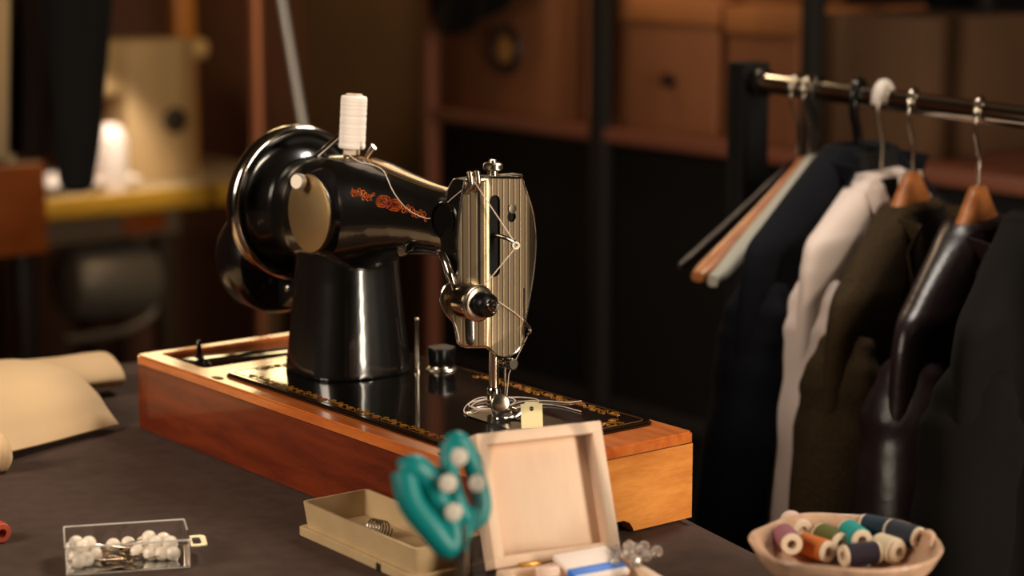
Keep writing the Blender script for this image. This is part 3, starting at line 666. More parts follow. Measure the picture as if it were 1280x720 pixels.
tip = sc(578, 850); jz = sc(578, 735).z
jr = B(); jc = V((tip.x, tip.y, 0)); lathe(jr, [(0, 0), (.026, 0), (.028, .003), (.028, jz-.012), (.0255, jz-.012), (.0255, .004), (0, .004)], 40, Matrix.Translation(jc)); solo('jar', jr, black_pl, 'dark jar holding the teal scissors upright', 'jar')
# dark thin loop in front of the open box
LD = 1.0
lp = B(); tube(lp, smooth_path([atd(606, 1115, LD), atd(600, 800, LD), atd(598, 650, LD), atd(610, 550, LD), atd(640, 512, LD), atd(684, 506, LD), atd(722, 532, LD), atd(748, 600, LD), atd(768, 690, LD), atd(782, 800, LD), atd(786, 1115, LD)], 8), .0012, 10)
base = atd(690, 790, LD)
solo('wire_loop', lp, mat('grey_wire', (62, 58, 56), .5), 'thin dark grey wire loop arching up in front of the open wooden box', 'wire')

# ------------------------------------------------------------------ shell dish with spools
SC_ = V((.753, .140, .0)); RZ = .0465
dsh = thing('shell_dish', 'shallow pale shell dish full of thread spools at the right table edge', 'dish', (SC_.x, SC_.y, .016))
rings = []; NR = 56
def dr(t): return 1+.022*sin(3*t+1)+.012*sin(7*t+.5)
for r, z in ((.012, -.0285), (.034, -.0275), (.050, -.022), (.0605, -.010), (.0660, 0), (.0650, .0016), (.0625, .0006), (.0575, -.009), (.049, -.0185), (.034, -.0235), (.010, -.0245)):
    rings.append([V((SC_.x+r*dr(2*pi*k/NR)*cos(2*pi*k/NR), SC_.y+r*dr(2*pi*k/NR)*sin(2*pi*k/NR), RZ+z+.0008*sin(5*2*pi*k/NR)*(r/.065)**2)) for k in range(NR)])
b_ = B(); loft(b_, rings); dish = part('dish', b_, shellm, dsh, smooth=60)
lpz = B(); pe = SC_+V((.027, .0535, RZ-.002)); tube(lpz, smooth_path([pe+V((-.014, .004, -.002)), pe+V((-.005, .0045, .003)), pe+V((.004, -.001, .0035)), pe+V((.011, -.010, -.001))]), [.0015]*6+[.0028]*7+[.0018]*6, 10); part('shell_lip', lpz, shellm, dsh, smooth=70)
ft = B(); lathe(ft, [(0, 0), (.026, 0), (.027, .002), (.024, .008), (.027, .015), (.027, .0178), (0, .0178)], 40, Matrix.Translation(SC_)); solo('round_stand', ft, mat('stand_dark', (30, 18, 14), .5), 'low dark round stand under the shell dish', 'stand')
def make_spool(name, label, cat, M, col, r=.0082, L=.028, core=(225, 205, 180), group='thread spools in the shell dish'):
    t = thing(name, label, cat, mtx=M, group=group)
    c = B(); lathe(c, [(.0034, 0), (.0070, 0), (.0076, .0006), (.0076, .0022), (.0060, .0030), (.0060, L-.003), (.0076, L-.0022), (.0076, L-.0006), (.0070, L), (.0034, L), (.0034, 0)], 24); part('core', c, mat('core_%d_%d_%d' % core, core, .5), t, local=True, smooth=35)
    w_ = B(); pr = [(.006, .0030)]
    for k in range(15): pr.append((r-.0003*(k % 2), .0033+(L-.0066)*k/14))
    pr.append((.006, L-.0030)); lathe(w_, pr, 28); part('wound_thread', w_, mat('spool_%d_%d_%d' % col, col, .8), t, local=True, smooth=70); return t
def sp_at(px, py, z, pxd, pyd):
    a = atz(px, py, z); b = atz(pxd, pyd, z); return axis_m(a, b-a)
zz = RZ-.0130
for (nm, px, py, dz, ex, ey, col, lab) in (
    ('m', 990, 681, .007, 976, 664, (150, 92, 104), 'mauve thread spool at the left in the shell dish'),
    ('w', 1004, 664, .005, 990, 653, (226, 196, 182), 'pinkish white thread spool behind the mauve one in the shell dish'),
    ('o', 1036, 690, -.0, 1006, 680, (206, 112, 40), 'orange thread spool at the front of the shell dish'),
    ('g', 1052, 680, .003, 1022, 665, (92, 96, 42), 'olive green thread spool behind the orange one'),
    ('t', 1078, 676, .007, 1046, 652, (22, 152, 148), 'teal thread spool at the back of the shell dish'),
    ('n', 1122, 664, .007, 1076, 655, (26, 48, 62), 'dark blue thread spool at the back right of the shell dish'),
    ('p', 1098, 690, .0, 1062, 694, (38, 28, 44), 'dark purple thread spool at the front of the shell dish'),
    ('k', 1150, 673, .009, 1126, 666, (44, 48, 60), 'slate blue thread spool at the right end of the shell dish')):
    make_spool('thread_spool', lab, 'thread spool', sp_at(px, py, zz+dz, ex, ey), col)
make_spool('thread_spool', 'white thread spool end-on beside the dark purple one in the dish', 'thread spool', sp_at(1124, 690, zz+.002, 1100, 682), (222, 206, 176), .0092, .022)
rs = atz(1137, 1, 0) if False else None
rp = atd(1139, 760, 1.385); make_spool('thread_spool', 'red thread spool standing under the right rim of the shell dish', 'thread spool', Matrix.Translation((rp.x, rp.y, 0)), (176, 40, 34), .0082, .026, (190, 60, 50), group=None)
wp = atd(1033, 740, 1.372); make_spool('thread_spool', 'pale pink thread spool standing under the front rim of the shell dish', 'thread spool', Matrix.Translation((wp.x, wp.y, 0)), (228, 190, 178), .0082, .0275, (228, 200, 190), group=None)

op_ = atz(-15, 659, .0083); make_spool('thread_spool', 'orange red thread spool cut by the left frame edge on the dark cloth', 'thread spool', axis_m(op_, RGT*.6+V((.5, -.4, 0))), (196, 72, 40), .0082, .022, (200, 90, 60), group=None)

# ------------------------------------------------------------------ clothes rack
rz_ = atd(950, 103, 2.40).z
def rod(px): return atz(px, 103+(px-950)*.1333, rz_)
rk = thing('clothes_rack', 'black clothes rack with a chrome rail, right of the table', 'clothes rack', (rod(950).x, rod(950).y, FL))
ra_, rb_ = rod(944), rod(1420)
rdir = (rb_-ra_).normalized(); rperp = V((-rdir.y, rdir.x, 0))
r1 = B(); tube(r1, [ra_-rdir*.01, rb_+rdir*.25], .0112, 20); part('rail', r1, chrome, rk, label='chrome rail')
RKM = Matrix(((rdir.x, rperp.x, 0, ra_.x), (rdir.y, rperp.y, 0, ra_.y), (0, 0, 1, 0), (0, 0, 0, 1)))
r2 = B(); box(r2, -.032, .004, -.018, .018, FL+.03, rz_+.022, .003, mtx=RKM); part('post', r2, black_matte, rk)
LR = (rb_-ra_).length+.25
r2 = B(); box(r2, LR-.004, LR+.032, -.018, .018, FL+.03, rz_+.022, .003, mtx=RKM); part('post', r2, black_matte, rk)
for x in (-.032, LR-.004):
    r3 = B(); box(r3, x, x+.036, -.26, .26, FL, FL+.03, .003, mtx=RKM); part('foot_bar', r3, black_matte, rk)
r4 = B(); box(r4, .004, LR, -.012, .012, FL+.10, FL+.124, .002, mtx=RKM); part('lower_bar', r4, black_matte, rk)
r5 = B(); lathe(r5, [(.014, 0), (.016, .002), (.016, .018), (.0125, .02)], 20, axis_m(ra_+rdir*.004, rdir)); part('rail_socket', r5, darksteel, rk)

def hang_m(px, deg):
    p = rod(px); x = V((cos(radians(deg)), sin(radians(deg)), 0)); y = V((-x.y, x.x, 0))
    return Matrix(((x.x, y.x, 0, p.x), (x.y, y.y, 0, p.y), (0, 0, 1, p.z), (0, 0, 0, 1)))
def hook_bm(drop, r, rr=.0155):
    pts = [V((-rr*cos(a), 0, rr*sin(a)-.001)) for a in [-.5+(pi+.5)*k/14 for k in range(15)]]
    pts += [V((rr*.98, 0, -.010)), V((rr*.75, 0, -.022)), V((rr*.2, 0, -.036)), V((0, 0, -.046)), V((0, 0, -drop))]
    bm = B(); tube(bm, pts, r, 10); return bm
def hanger(name, label, M, bmat, hmat, span=.21, dropz=.10, neck=.066, hc=.036, he=.022, tc=.013, te=.034, hr=.0019, ex=.92, bow=0):
    t = thing(name, label, 'hanger', mtx=M)
    part('hook', hook_bm(neck+.006, hr), hmat, t, local=True)
    rings = []
    for k in range(-14, 15):
        s = k/14; x = span*s; a = abs(s)
        z = -neck-dropz*(max(0, a-.08)/.92)**ex-.004*(1-a); a2 = max(0, a-.14)/.86; h = hc*(1-a2)**1.7+he*(1-(1-a2)**1.7); tt = tc+(te-tc)*a**2
        if a > .98: h *= .6; tt *= .6
        y0 = bow*a*a
        rings.append([(x, y0+yy, z-h/2+zz_) for yy, zz_ in sup(0, 0, tt/2, h/2, 16, 2.6)])
    b = B(); loft(b, rings); part('arms', b, bmat, t, local=True, smooth=60)
    return t
hw = wood('hanger_wood', (150, 86, 44), (186, 118, 66), 8, (3, 9, 9), .4, .2)
def garment(name, label, M, m, neck=.075, sh=.19, t=.034, length=.80, drop=.105, slen=.62, splay=.09, sr=.048, opening=None, lapel=None, seed=1, fold=.05, nw=.060):
    """coat, jacket or shirt on a hanger: body with sloping shoulders, sleeves, front opening and lapels"""
    o = thing(name, label, 'garment', mtx=M); rnd = random.Random(seed); ph = [rnd.uniform(0, 6) for _ in range(4)]
    rows = [(.006, nw*.86, t*.75), (0, nw, t*.85)]
    for k in range(1, 7):
        a = k/6; rows.append((-drop*(a**1.12), nw+(sh-nw)*a, t*(.85+.15*a)))
    rows += [(-drop-.018, sh+.010, t*1.02), (-drop-.05, sh+.016, t*1.05), (-.26, sh+.010+.2*splay, t*1.12), (-.45, sh+.3*splay, t*1.2), (-length*.85, sh+.42*splay, t*1.3), (-length, sh+.45*splay, t*1.3)]
    P = smooth_path([V(r) for r in rows], 4); rings = []; n = 64
    for i, q in enumerate(P):
        z, a, b = q; ring = []
        f = min(1, max(0, (-z-.05)/.3))
        for k, (x, y) in enumerate(sup(0, 0, a, b, n, 2.15)):
            th_ = 2*pi*k/n; w_ = 1+fold*(.25+f)*(sin(7*th_+ph[0]+z*5)+.6*sin(13*th_+ph[1]-z*4))
            ring.append((x, y*w_-.0, -neck+z))
        rings.append(ring)
    b_ = B(); loft(b_, rings); tor = part('torso', b_, m, o, local=True, smooth=75)
    bv = BVHTree.FromPolygons([v.co.copy() for v in tor.data.vertices], [tuple(p.vertices) for p in tor.data.polygons])
    def fr_(x, z, off):
        h = bv.ray_cast(V((x, .4, z-neck)), V((0, -1, 0))); return (h[0] if h[0] else V((x, t, z-neck)))+V((0, off, 0))
    for sg in (1, -1):
        pts = smooth_path([V((sg*(sh-.026), 0, -drop-.040)), V((sg*(sh-.016), 0, -drop-.070)), V((sg*(sh-.006), .0, -drop-.12)), V((sg*(sh+splay*.30), .006, -drop-.22)), V((sg*(sh+splay*.60), .008, -drop-.38)), V((sg*(sh+splay), .006, -drop-slen))], 7)
        rings = []; N_ = len(pts)
        for i, p in enumerate(pts):
            s = i/(N_-1); r = sr*min(1, .55+s*1.5)*(1-.20*s)*(1+.03*sin(s*30+ph[2])+.02*sin(s*53+ph[3]))
            tt = (pts[min(i+1, N_-1)]-pts[max(i-1, 0)]).normalized(); e2 = V((0, 1, 0)); e1 = e2.cross(tt).normalized()
            rings.append([p+V((0, 0, -neck))+e1*(r*.72*cos(2*pi*k/28)*(1+.06*sin(3*2*pi*k/28+i*.3)))+e2*(r*.98*sin(2*pi*k/28)*(1+.05*sin(4*2*pi*k/28-i*.25))) for k in range(28)])
        s_ = B(); loft(s_, rings); part('sleeve', s_, m, o, local=True, smooth=75)
    if opening:
        vd = .30
        q = B(); sheet(q, [[fr_((-1+2*k/8)*nw*.80*(1-i/12)**.8, .002-vd*i/12, .0022) for k in range(9)] for i in range(12)], .001); part('front_opening', q, opening, o, local=True, smooth=75)  # dark patch on the front, painting the shade inside the garment
    if lapel:
        for sg in (1, -1):
            q = B(); g_ = []
            for i in range(13):
                a = i/12; x0 = nw*.80*(1-a)**.8; wd = .052*sin(pi*min(1, .18+a*.95))**.7*(1-a*.4)
                g_.append([fr_(sg*(x0+wd*k/4), .003-.30*a-.012*k/4*(1-a), .003+.004*k/4) for k in range(5)])
            sheet(q, g_, .0016); part('lapel', q, lapel, o, local=True, smooth=60)
    return o
HD = -70
navy = mat('navy_wool', (10, 12, 19), .9, spec=.2, noise_s=80, noise_a=.15)
shirt_m = mat('white_cotton', (226, 208, 198), .85, bump=.1, bump_s=400)
olive = mat('olive_tweed', (56, 43, 25), .9, spec=.2, noise_s=260, noise_a=.35, bump=.3, bump_s=400)
leather = mat('brown_leather', (36, 25, 27), .34, noise_s=40, noise_a=.2, bump=.25, bump_s=120)
darkwool = mat('dark_brown_wool', (15, 12, 9), .95, spec=.2)
opening_dark = mat('opening_shade', (7, 6, 6), .7)
hanger('coat_hanger', 'thin black empty hanger, furthest left on the rail', hang_m(998, -80), mat('dark_hanger', (38, 26, 20), .35), chrome, .215, .095, .078, .012, .010, .007, .008)
hanger('coat_hanger', 'bare reddish wooden hanger next to the thin black one', hang_m(1013, -76), hw, chrome, .225, .105, .070, .030, .018, .013, .026)
pad = mat('pale_satin', (176, 172, 158), .6)
hanger('coat_hanger', 'pale padded hanger between the bare wooden hanger and navy jacket', hang_m(1024, -76), pad, darksteel, .212, .112, .066, .034, .020, .020, .022)
hanger('coat_hanger', 'black plastic hanger inside the navy jacket', hang_m(1074, HD), black_pl, black_pl, .140, .090, .074, .03, .014, .012, .016, .0052)
garment('jacket', 'dark navy blue jacket hanging left of the white shirt', hang_m(1074, -77), navy, .058, .205, .036, .84, .080, .66, .11, .046, opening_dark, navy, 3)
white_pl = mat('white_plastic', (214, 204, 194), .4)
wht = hanger('coat_hanger', 'white plastic hanger with a thick white hook inside the white shirt', hang_m(1104, HD), white_pl, nickel, .12, .065, .090, .03, .014, .012, .014, .0022)
q = B(); tube(q, [V((-.0155*cos(a), 0, .0155*sin(a)-.001)) for a in [-.5+(pi+.7)*k/14 for k in range(15)]], .0068, 12); part('hook_sleeve', q, white_pl, wht, local=True, label='thick white sleeve of the hook')
hk = hang_m(1104, HD)
fr = B(); tube(fr, [hk @ V(p) for p in ((.030, .034, -.078), (.034, .040, -.128), (-.030, .040, -.128), (-.022, .034, -.078), (.030, .034, -.078))], .0030, 8)
solo('hanger_clip', fr, white_pl, 'white plastic clip frame at the neck of the white shirt', 'clip')
garment('shirt', 'white shirt hanging between the navy jacket and the olive jacket', hang_m(1102, HD), shirt_m, .082, .172, .028, .78, .050, .58, .08, .040, opening_dark, shirt_m, 5, .07, .050)
hanger('coat_hanger', 'light wooden hanger carrying the olive brown jacket', hang_m(1143, HD), hw, chrome, .140, .115, .066, .070, .016, .020, .020)
garment('jacket', 'olive brown tweed jacket hanging right of the white shirt', hang_m(1143, HD), olive, .108, .182, .032, .84, .070, .64, .11, .046, opening_dark, olive, 8)
hanger('coat_hanger', 'orange wooden hanger carrying the dark leather jacket', hang_m(1226, HD), hw, chrome, .140, .115, .068, .074, .016, .021, .020)
garment('jacket', 'dark brown leather jacket with shiny sleeve, second from the right', hang_m(1226, HD), leather, .112, .182, .034, .78, .070, .62, .10, .048, opening_dark, leather, 11, .08)
hanger('coat_hanger', 'wooden hanger inside the rightmost dark coat', hang_m(1310, HD), hw, chrome, .140, .10, .066, .040, .016, .018, .020)
garment('coat', 'plain dark brown wool coat hanging rightmost on the rail', hang_m(1310, HD), darkwool, .092, .190, .040, .88, .075, .64, .10, .050, None, None, 14)

# ------------------------------------------------------------------ shelving with boxes against the back wall
SV = 1.53; SZ = .095
def su(px, py=100): return atv(px, py, SV).x
shelf_m = mat('shelf_brown_metal', (122, 72, 52), .45)
shelf_d = mat('shelf_shaded_metal', (22, 16, 13), .6)  # shelf brown darkened for the posts and boards in weak light
u0, u1_, u2 = su(532), su(745), su(1008)
u3 = u2+(u2-u1_)
sh = thing('storage_shelf', 'brown metal storage shelf holding brown boxes behind the machine', 'shelf', ((u0+u3)/2, SV+.22, FL))
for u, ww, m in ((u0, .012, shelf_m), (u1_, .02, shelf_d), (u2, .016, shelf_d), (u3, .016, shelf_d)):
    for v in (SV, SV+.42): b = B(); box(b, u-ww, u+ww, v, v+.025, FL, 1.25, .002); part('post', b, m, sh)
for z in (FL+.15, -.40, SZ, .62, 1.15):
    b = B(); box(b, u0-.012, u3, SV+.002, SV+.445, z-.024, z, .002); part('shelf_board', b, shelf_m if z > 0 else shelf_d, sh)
b = B(); box(b, u0-.010, u3, SV+.446, SV+.455, FL+.1, 1.2, .001); part('shade_back_panel', b, mat('back_shade_black', (9, 7, 6), .8, spec=.2), sh)  # added black sheet, painting the shade at the back of the shelf
for k_ in (0,): b = B(); box(b, u0+.014, u3-.014, SV+.030, SV+.034, FL+.16, SZ-.03, .001); part('shade_sheet', b, mat('shade_sheet', (13, 10, 9), .7, spec=.2), sh)  # added dark sheet, painting the shade below the main shelf
boxm = mat('brown_board', (136, 84, 50), .75, noise_s=6, noise_a=.1)
boxw = mat('tan_board', (176, 112, 62), .7, noise_s=8, noise_a=.1)
bx2 = mat('dark_tan_board', (88, 60, 36), .8, noise_s=8, noise_a=.1)
def crate(name, label, px0, px1, h, m, v0, lidm=None, depth=.30, lidh=.045, z0=SZ):
    a, b = atv(px0, 100, v0).x, atv(px1, 100, v0).x
    t = thing(name, label, 'box', ((a+b)/2, v0+depth/2, z0+.0005))
    q = B(); box(q, a, b, v0, v0+depth, z0+.0005, z0+h-(lidh*.6 if lidm else 0), .004); part('box_body', q, m, t)
    if lidm: q = B(); box(q, a-.006, b+.006, v0-.006, v0+depth+.006, z0+h-lidh, z0+h, .005); part('lid', q, lidm, t)
    return t, a, b
c1, a, b = crate('storage_box', 'large brown box with a round pull, left on the shelf', 552, 722, .42, boxm, SV+.03)
rp = atv(632, 62, SV+.028); q = B(); lathe(q, [(.026, -.002), (.030, .006), (.038, .009), (.044, .006), (.047, -.002)], 40, axis_m(rp, (0, -1, 0))); part('pull_ring', q, mat('dark_ring', (44, 28, 18), .5), c1)
q = B(); lathe(q, [(.027, -.001), (.027, .003), (.02, .006), (0, .007)], 32, axis_m(rp, (0, -1, 0))); part('pull_disc', q, mat('ochre_disc', (190, 134, 66), .5), c1, label='ochre disc')
pA_, pB_ = atv(545, -60, SV-.012), atv(645, -5, SV-.012)
g = []
for i in range(13):
    t = i/12; x = pA_.x+(pB_.x-pA_.x+.06)*t; zb = atv(552, 40, SV).z + (atv(640, -4, SV).z-atv(552, 40, SV).z)*max(0, (t-.25)/.6)**1.2
    g.append([(x, SV-.004-.018*sin(t*9+k*.4)**2-.006*k/8, SZ+.47+(zb-SZ-.47)*k/8) for k in range(9)]+[])
q = B(); sheet(q, g, .004); top = [[(r[0][0], SV+yy, SZ+.4735) for yy in (-.01, .1, .2)] for r in g]; sheet(q, top, .004)
solo('draped_cloth', q, black_matte, 'black cloth draped over the front of the large brown box', 'cloth', smooth=60)
c2, a, b = crate('storage_box', 'brown wooden box with a lid coloured lighter as lit, right of the shelf post', 772, 896, .235, boxm, SV+.05, boxw, .30)  # lid in lighter board, painting the light on its top edge
rp = atv(842, 100, SV+.05); q = B(); lathe(q, [(.006, 0), (.007, .010), (.013, .014), (.012, .02), (0, .022)], 20, axis_m(rp, (0, -1, 0))); part('knob', q, mat('dark_knob', (40, 24, 18), .4), c2)
crate('storage_box', 'brown wooden box with a lid coloured lighter as lit, behind the end of the rail', 908, 998, .225, boxm, SV+.05, boxw, .30)
crate('storage_box', 'tan box standing on the lid of the brown wooden box', 764, 852, .16, boxw, SV+.12, None, .2, z0=SZ+.236)
crate('storage_box', 'dim olive brown box at the right end of the shelf', 1024, 1150, .22, bx2, SV+.05, None, .30)

# ------------------------------------------------------------------ sewing station at the far left
SZT = -.10
tu = -2.205
yel = wood('table_yellow_edge', (176, 128, 32), (206, 156, 52), 4, (3, 1, 3), .4, .2)
st_t = thing('sewing_table', 'pale sewing table with an ochre front edge in the left background', 'table', (tu-.3, 1.1, FL))
q = B(); box(q, tu-.60, tu-.012, .45, 1.62, SZT-.042, SZT, .003); part('tabletop', q, mat('pale_laminate', (196, 172, 130), .35), st_t)
q = B(); box(q, tu-.012, tu, .45, 1.62, SZT-.046, SZT-.001, .003); part('edge_strip', q, yel, st_t, label='ochre edge strip')
for y in (.52, 1.50):
    for x in (tu-.56, tu-.10): q = B(); box(q, x, x+.05, y, y+.05, FL, SZT-.042, .003); part('leg', q, mat('table_leg_brown', (84, 62, 36), .5), st_t)
q = B(); box(q, tu-.08, tu-.05, .72, 1.30, SZT-.105, SZT-.043, .003); part('apron', q, mat('grey_apron', (150, 128, 104), .5), st_t)
q = B(); box(q, tu-.05, tu-.044, 1.16, 1.26, SZT-.095, SZT-.052, .002); part('orange_plate', q, mat('orange_plate', (190, 96, 30), .5), st_t)
# motor under it
mp_ = atu(135, 350, tu-.15); mo = thing('sewing_motor', 'dim grey motor drum hanging under the background sewing table', 'motor', mp_)
q = B(); lathe(q, [(0, -.11), (.05, -.11), (.075, -.10), (.085, -.08), (.085, .07), (.078, .09), (.04, .10), (0, .10)], 40, axis_m(mp_, (0, 1, -.05))); part('drum', q, mat('grey_motor', (150, 140, 126), .4, .3), mo, smooth=35)
q = B(); box(q, mp_.x-.02, mp_.x+.02, mp_.y-.05, mp_.y+.05, mp_.z+.07, SZT-.046, .003); part('bracket', q, darksteel, mo)
q = B(); tube(q, smooth_path([atu(80, 425, tu-.10), atu(110, 422, tu-.10), atu(160, 412, tu-.10), atu(188, 395, tu-.10), atu(195, 370, tu-.10), atu(190, 330, tu-.10), atu(170, 305, tu-.13)]), .011, 12); part('guard_bar', q, mat('grey_tube', (150, 138, 124), .35, .5), mo)
# industrial sewing machine
def mpt(px, py, u=-2.33): return atu(px, py, u)
im = thing('sewing_machine', 'cream white modern sewing machine on the background table', 'sewing machine', (-2.36, 1.05, SZT))
cm = mat('cream_paint', (196, 164, 116), .4)
yl, yr = mpt(160, 150).y, mpt(247, 150).y; ztop = mpt(190, 50).z
q = B(); box(q, -2.46, -2.33, yl, yr, SZT, ztop, .012, 3); part('column', q, cm, im)
q = B(); box(q, -2.45, -2.335, yl-.36, yl+.02, mpt(150, 120).z, ztop, .02, 3); part('arm', q, cm, im)
q = B(); box(q, -2.46, -2.33, yl-.42, yr+.01, SZT, SZT+.018, .005); part('bed', q, cm, im)
q = B(); box(q, -2.44, -2.35, yl-.42, yl-.34, SZT+.09, ztop, .015, 3); part('head', q, cm, im)
p = V((-2.395, yr, mpt(262, 63).z)); q = B(); lathe(q, [(0, 0), (.022, 0), (.024, .005), (.024, .05), (.02, .057), (0, .058)], 32, axis_m(p, (0, 1, 0))); part('hand_wheel', q, mat('cream_wheel', (214, 176, 112), .35), im)
p = mpt(218, 150); q = B(); lathe(q, [(.028, -.002), (.028, .006), (.021, .009), (0, .009)], 32, axis_m(V((-2.33, p.y, p.z)), (1, 0, 0))); part('dial', q, mat('dark_dial', (60, 44, 30), .5), im, label='dark round dial')
q = B(); box(q, -2.52, -2.47, mpt(212, 20, -2.5).y, mpt(237, 20, -2.5).y, SZT, .75, .006); solo('wooden_pole', q, wood('pole_wood', (178, 108, 40), (200, 130, 56), 5, (6, 6, 1), .45, .1), 'orange wooden pole rising behind the cream sewing machine', 'pole')
# white work lit under the arm
g = []
for i in range(25):
    row = []
    for j in range(15):
        y = mpt(12, 220).y+(mpt(150, 220).y-mpt(12, 220).y)*i/24; x = -2.43+.20*j/14
        row.append((x, y, SZT+.019+.012*abs(sin(i*.7+j*.3))*(1-abs(j/7-1))+.004))
    g.append(row)
q = B(); sheet(q, g, .003); solo('white_cloth', q, mat('white_work', (240, 226, 210), .8), 'bright white cloth under the arm of the cream sewing machine', 'cloth', smooth=60)
wl, wr = mpt(117, 180, -2.262), mpt(157, 180, -2.262)
q = B(); lathe(q, [(0, 0), (.036, 0), (.036, .10), (.030, .125), (.015, .137), (0, .139)], 32, Matrix.Translation(((wl.x+wr.x)/2, (wl.y+wr.y)/2, SZT+.0005))); 
solo('white_lit_form', q, mat('white_cone', (240, 222, 205), .8), 'added white form for the lit work in front of the cream sewing machine', 'white form')  # rounded form added to carry the glow of a lit white surface
# wooden chair at the left frame edge
ch = thing('wooden_chair', 'orange brown wooden chair cut by the left frame edge', 'chair', tuple(atu(20, 300, -1.75).xy)+(FL,))
cu = -1.75; y1c = atu(56, 260, cu).y; y0c = y1c-.42; zt, zb = atu(30, 203, cu).z, atu(30, 318, cu).z
chm = wood('chair_wood', (150, 74, 28), (176, 94, 40), 5, (3, 2, 9), .4, .2)
q = B(); box(q, cu-.012, cu+.012, y0c, y1c, zb, zt, .006); part('backrest', q, chm, ch)
chd = mat('chair_dark', (30, 20, 14), .5)
for y in (y0c+.01, y1c-.05): q = B(); box(q, cu-.045, cu-.012, y, y+.035, FL, zt-.02, .004); part('leg', q, chd, ch)
for y in (y0c+.01, y1c-.05): q = B(); box(q, cu-.43, cu-.40, y, y+.035, FL, FL+.42, .004); part('leg', q, chd, ch)
q = B(); box(q, cu-.44, cu, y0c, y1c, FL+.42, FL+.46, .01); part('seat', q, chm, ch)
# black garment and dark panel hanging, upper left
hgd = 3.05
def hp_(px, py): return atd(px, py, hgd)
rows = [(-330, 20, 156), (-200, 24, 152), (-60, 40, 144), (40, 55, 136), (110, 62, 130), (170, 68, 125), (210, 72, 119), (230, 75, 116), (240, 84, 106)]
P = smooth_path([V(r) for r in rows], 4); rings = []
Fh = V((FWD.x, FWD.y, 0)).normalized()
for y, xa, xb in P:
    a, b = hp_(xa, y), hp_(xb, y); c = (a+b)/2; hw2 = (b-a).length/2
    rings.append([c+RGT*(hw2*(1+.05*sin(5*th+y*.01))*cos(th))+Fh*(.45*hw2*(1+.12*sin(6*th+1))*sin(th)) for th in [2*pi*k/32 for k in range(32)]])
blk = thing('black_garment', 'black garment hanging from above in the upper left corner', 'garment', hp_(80, 238))
q = B(); loft(q, rings); part('cloth', q, mat('black_wool', (14, 12, 11), .95), blk, smooth=75)
rl_p = hp_(85, -330); q = B(); tube(q, [rl_p+V((0, 0, -.02)), V((rl_p.x, rl_p.y, CE+.001))], .004, 8); part('cord', q, steel, blk)
def hang_cloth(name, label, m, xa, xb, yb, d, folds, cat):
    g = []
    for i in range(41):
        t = i/40; row = []
        for k in range(13):
            p = atd(xa+(xb-xa)*t, -330+(yb+330)*k/12, d); row.append(p+Fh*(.020*sin(t*folds)+.008*sin(t*folds*2.3+k*.4)))
        g.append(row)
    top = atd((xa+xb)/2, -330, d); t_ = thing(name, label, cat, atd((xa+xb)/2, yb, d))
    q = B(); sheet(q, g, .005); part('cloth', q, m, t_, smooth=75)
    q = B(); tube(q, [atd(xa, -330, d)-RGT*.004, atd(xb, -330, d)+RGT*.004], .011, 12); part('batten', q, chd, t_)
    q = B(); tube(q, [top, V((top.x, top.y, CE+.001))], .004, 8); part('cord', q, steel, t_)
hang_cloth('brown_cloth', 'dark brown cloth hanging behind the black garment at upper left', mat('brown_hanging', (44, 28, 18), .9), 12, 80, 192, 3.18, 9, 'cloth')
hang_cloth('beige_cloth', 'beige cloth hanging down at the upper left frame edge', mat('beige_curtain', (238, 212, 168), .9), -260, 24, 200, 3.32, 30, 'cloth')
# slim upright pole and slanted arm
pp = atu(321, 100, -1.95); q = B(); tube(q, [(pp.x, pp.y, FL+.012), (pp.x, pp.y, 1.2)], .0125, 20); cpo = thing('copper_pole', 'slim copper coloured upright pole left of the hand wheel', 'pole', (pp.x, pp.y, FL))
part('pole', q, mat('copper', (200, 128, 90), .42, .5), cpo); q = B(); lathe(q, [(0, 0), (.12, 0), (.12, .006), (.02, .012), (.016, .03), (0, .03)], 32, Matrix.Translation((pp.x, pp.y, FL))); part('foot', q, black_matte, cpo)
b0 = TM @ V((.03, .03, 0)); t0 = atd(351, 0, 2.30); t1 = t0+(t0-b0)*.35
arm = thing('slanted_arm', 'slanted grey metal arm clamped to the far table corner behind the hand wheel', 'lamp arm', b0)
q = B(); tube(q, [b0+V((0, 0, .03)), t1], .0066, 12); part('rod', q, mat('grey_rod', (120, 114, 106), .4, .5), arm)
q = B(); lathe(q, [(0, 0.0005), (.02, 0.0005), (.02, .012), (.012, .016), (.011, .045), (0, .047)], 24, Matrix.Translation(b0)); part('clamp', q, black_pl, arm)

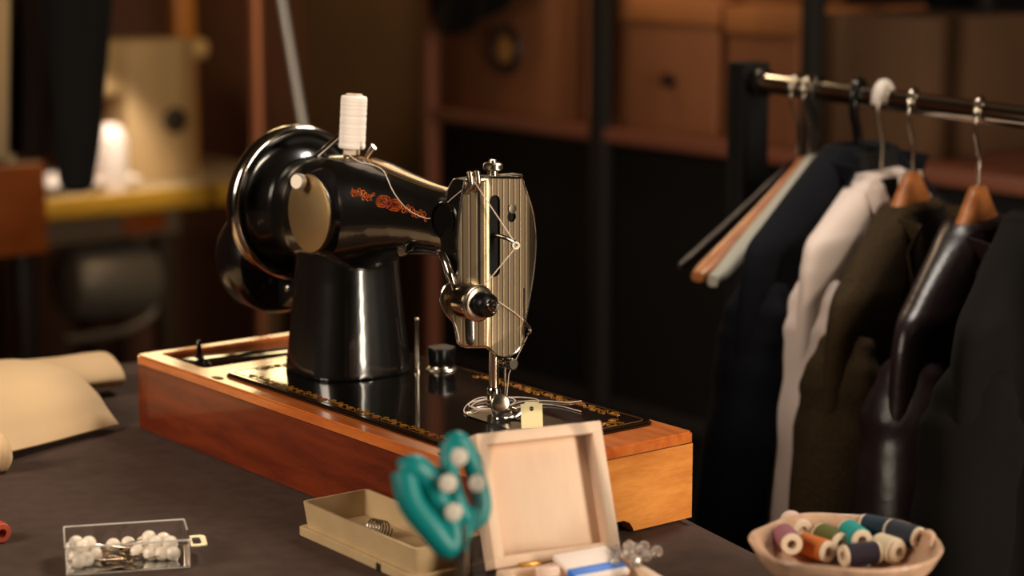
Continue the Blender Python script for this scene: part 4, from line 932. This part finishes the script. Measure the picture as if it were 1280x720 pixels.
# ------------------------------------------------------------------ light
def area(name, loc, target, size, power, col, sy=None, spread=180):
    l = bpy.data.lights.new(name, 'AREA'); l.energy = power; l.color = col; l.size = size; l.spread = radians(spread)
    if sy: l.shape = 'RECTANGLE'; l.size_y = sy
    o = bpy.data.objects.new(name, l); o.location = loc; COL.objects.link(o)
    o.rotation_euler = (V(target)-V(loc)).to_track_quat('-Z', 'Y').to_euler(); return o
def spot(name, loc, target, power, col, ang, r=.05, blend=.6):
    l = bpy.data.lights.new(name, 'SPOT'); l.energy = power; l.color = col; l.spot_size = radians(ang); l.spot_blend = blend; l.shadow_soft_size = r
    o = bpy.data.objects.new(name, l); o.location = loc; COL.objects.link(o)
    o.rotation_euler = (V(target)-V(loc)).to_track_quat('-Z', 'Y').to_euler(); return o
WARM = (1, .72, .44); NEUT = (1, .88, .74)
area('key_window', (2.55, .62, .45), (.4, .05, .10), .34, 52, (1, .84, .66), 1.7)
area('left_fill', (.0, -2.2, 1.25), (.0, -.1, .05), 1.1, 7, (1, .83, .66), spread=60)  # added soft fill from the left, brightening shirt and canvas
area('station_lamp', (-2.55, 1.52, .77), (.2, .1, .1), .62, 1.15, (1, .74, .36), .32, spread=110)
area('overhead_lamp', (.18, .78, 1.15), (.22, .1, .15), .28, 3.2, (1, .90, .78), spread=100)
spot('wall_lamp', (-1.5, .75, 1.60), atv(470, -35, 2.35), 90, WARM, 26, .05, 1.0)
lp_ = bpy.data.lights.new('shelf_lamp', 'POINT'); lp_.energy = 9.5; lp_.color = WARM; lp_.shadow_soft_size = .09
lo_ = bpy.data.objects.new('shelf_lamp', lp_); lo_.location = (-1.20, 1.30, 1.02); COL.objects.link(lo_)
cl_ = mpt(138, 150, -2.262)
spot('sewing_lamp', cl_+V((.16, -.02, .20)), cl_+V((0, -.04, -.06)), 7.0, (1, .86, .74), 75, .02)
spot('hanging_cloth_fill', (-.75, .05, 1.3), (-2.1, .80, .15), 16, WARM, 44)  # added spot that brightens the hanging cloth and left background
wd_ = bpy.data.worlds.new('world'); scn.world = wd_; wd_.use_nodes = True
wd_.node_tree.nodes['Background'].inputs[0].default_value = (.10, .07, .05, 1); wd_.node_tree.nodes['Background'].inputs[1].default_value = .1

vs = scn.view_settings; vs.view_transform = 'Standard'; vs.look = 'None'; vs.exposure = .16; vs.gamma = 1; vs.use_curve_mapping = False
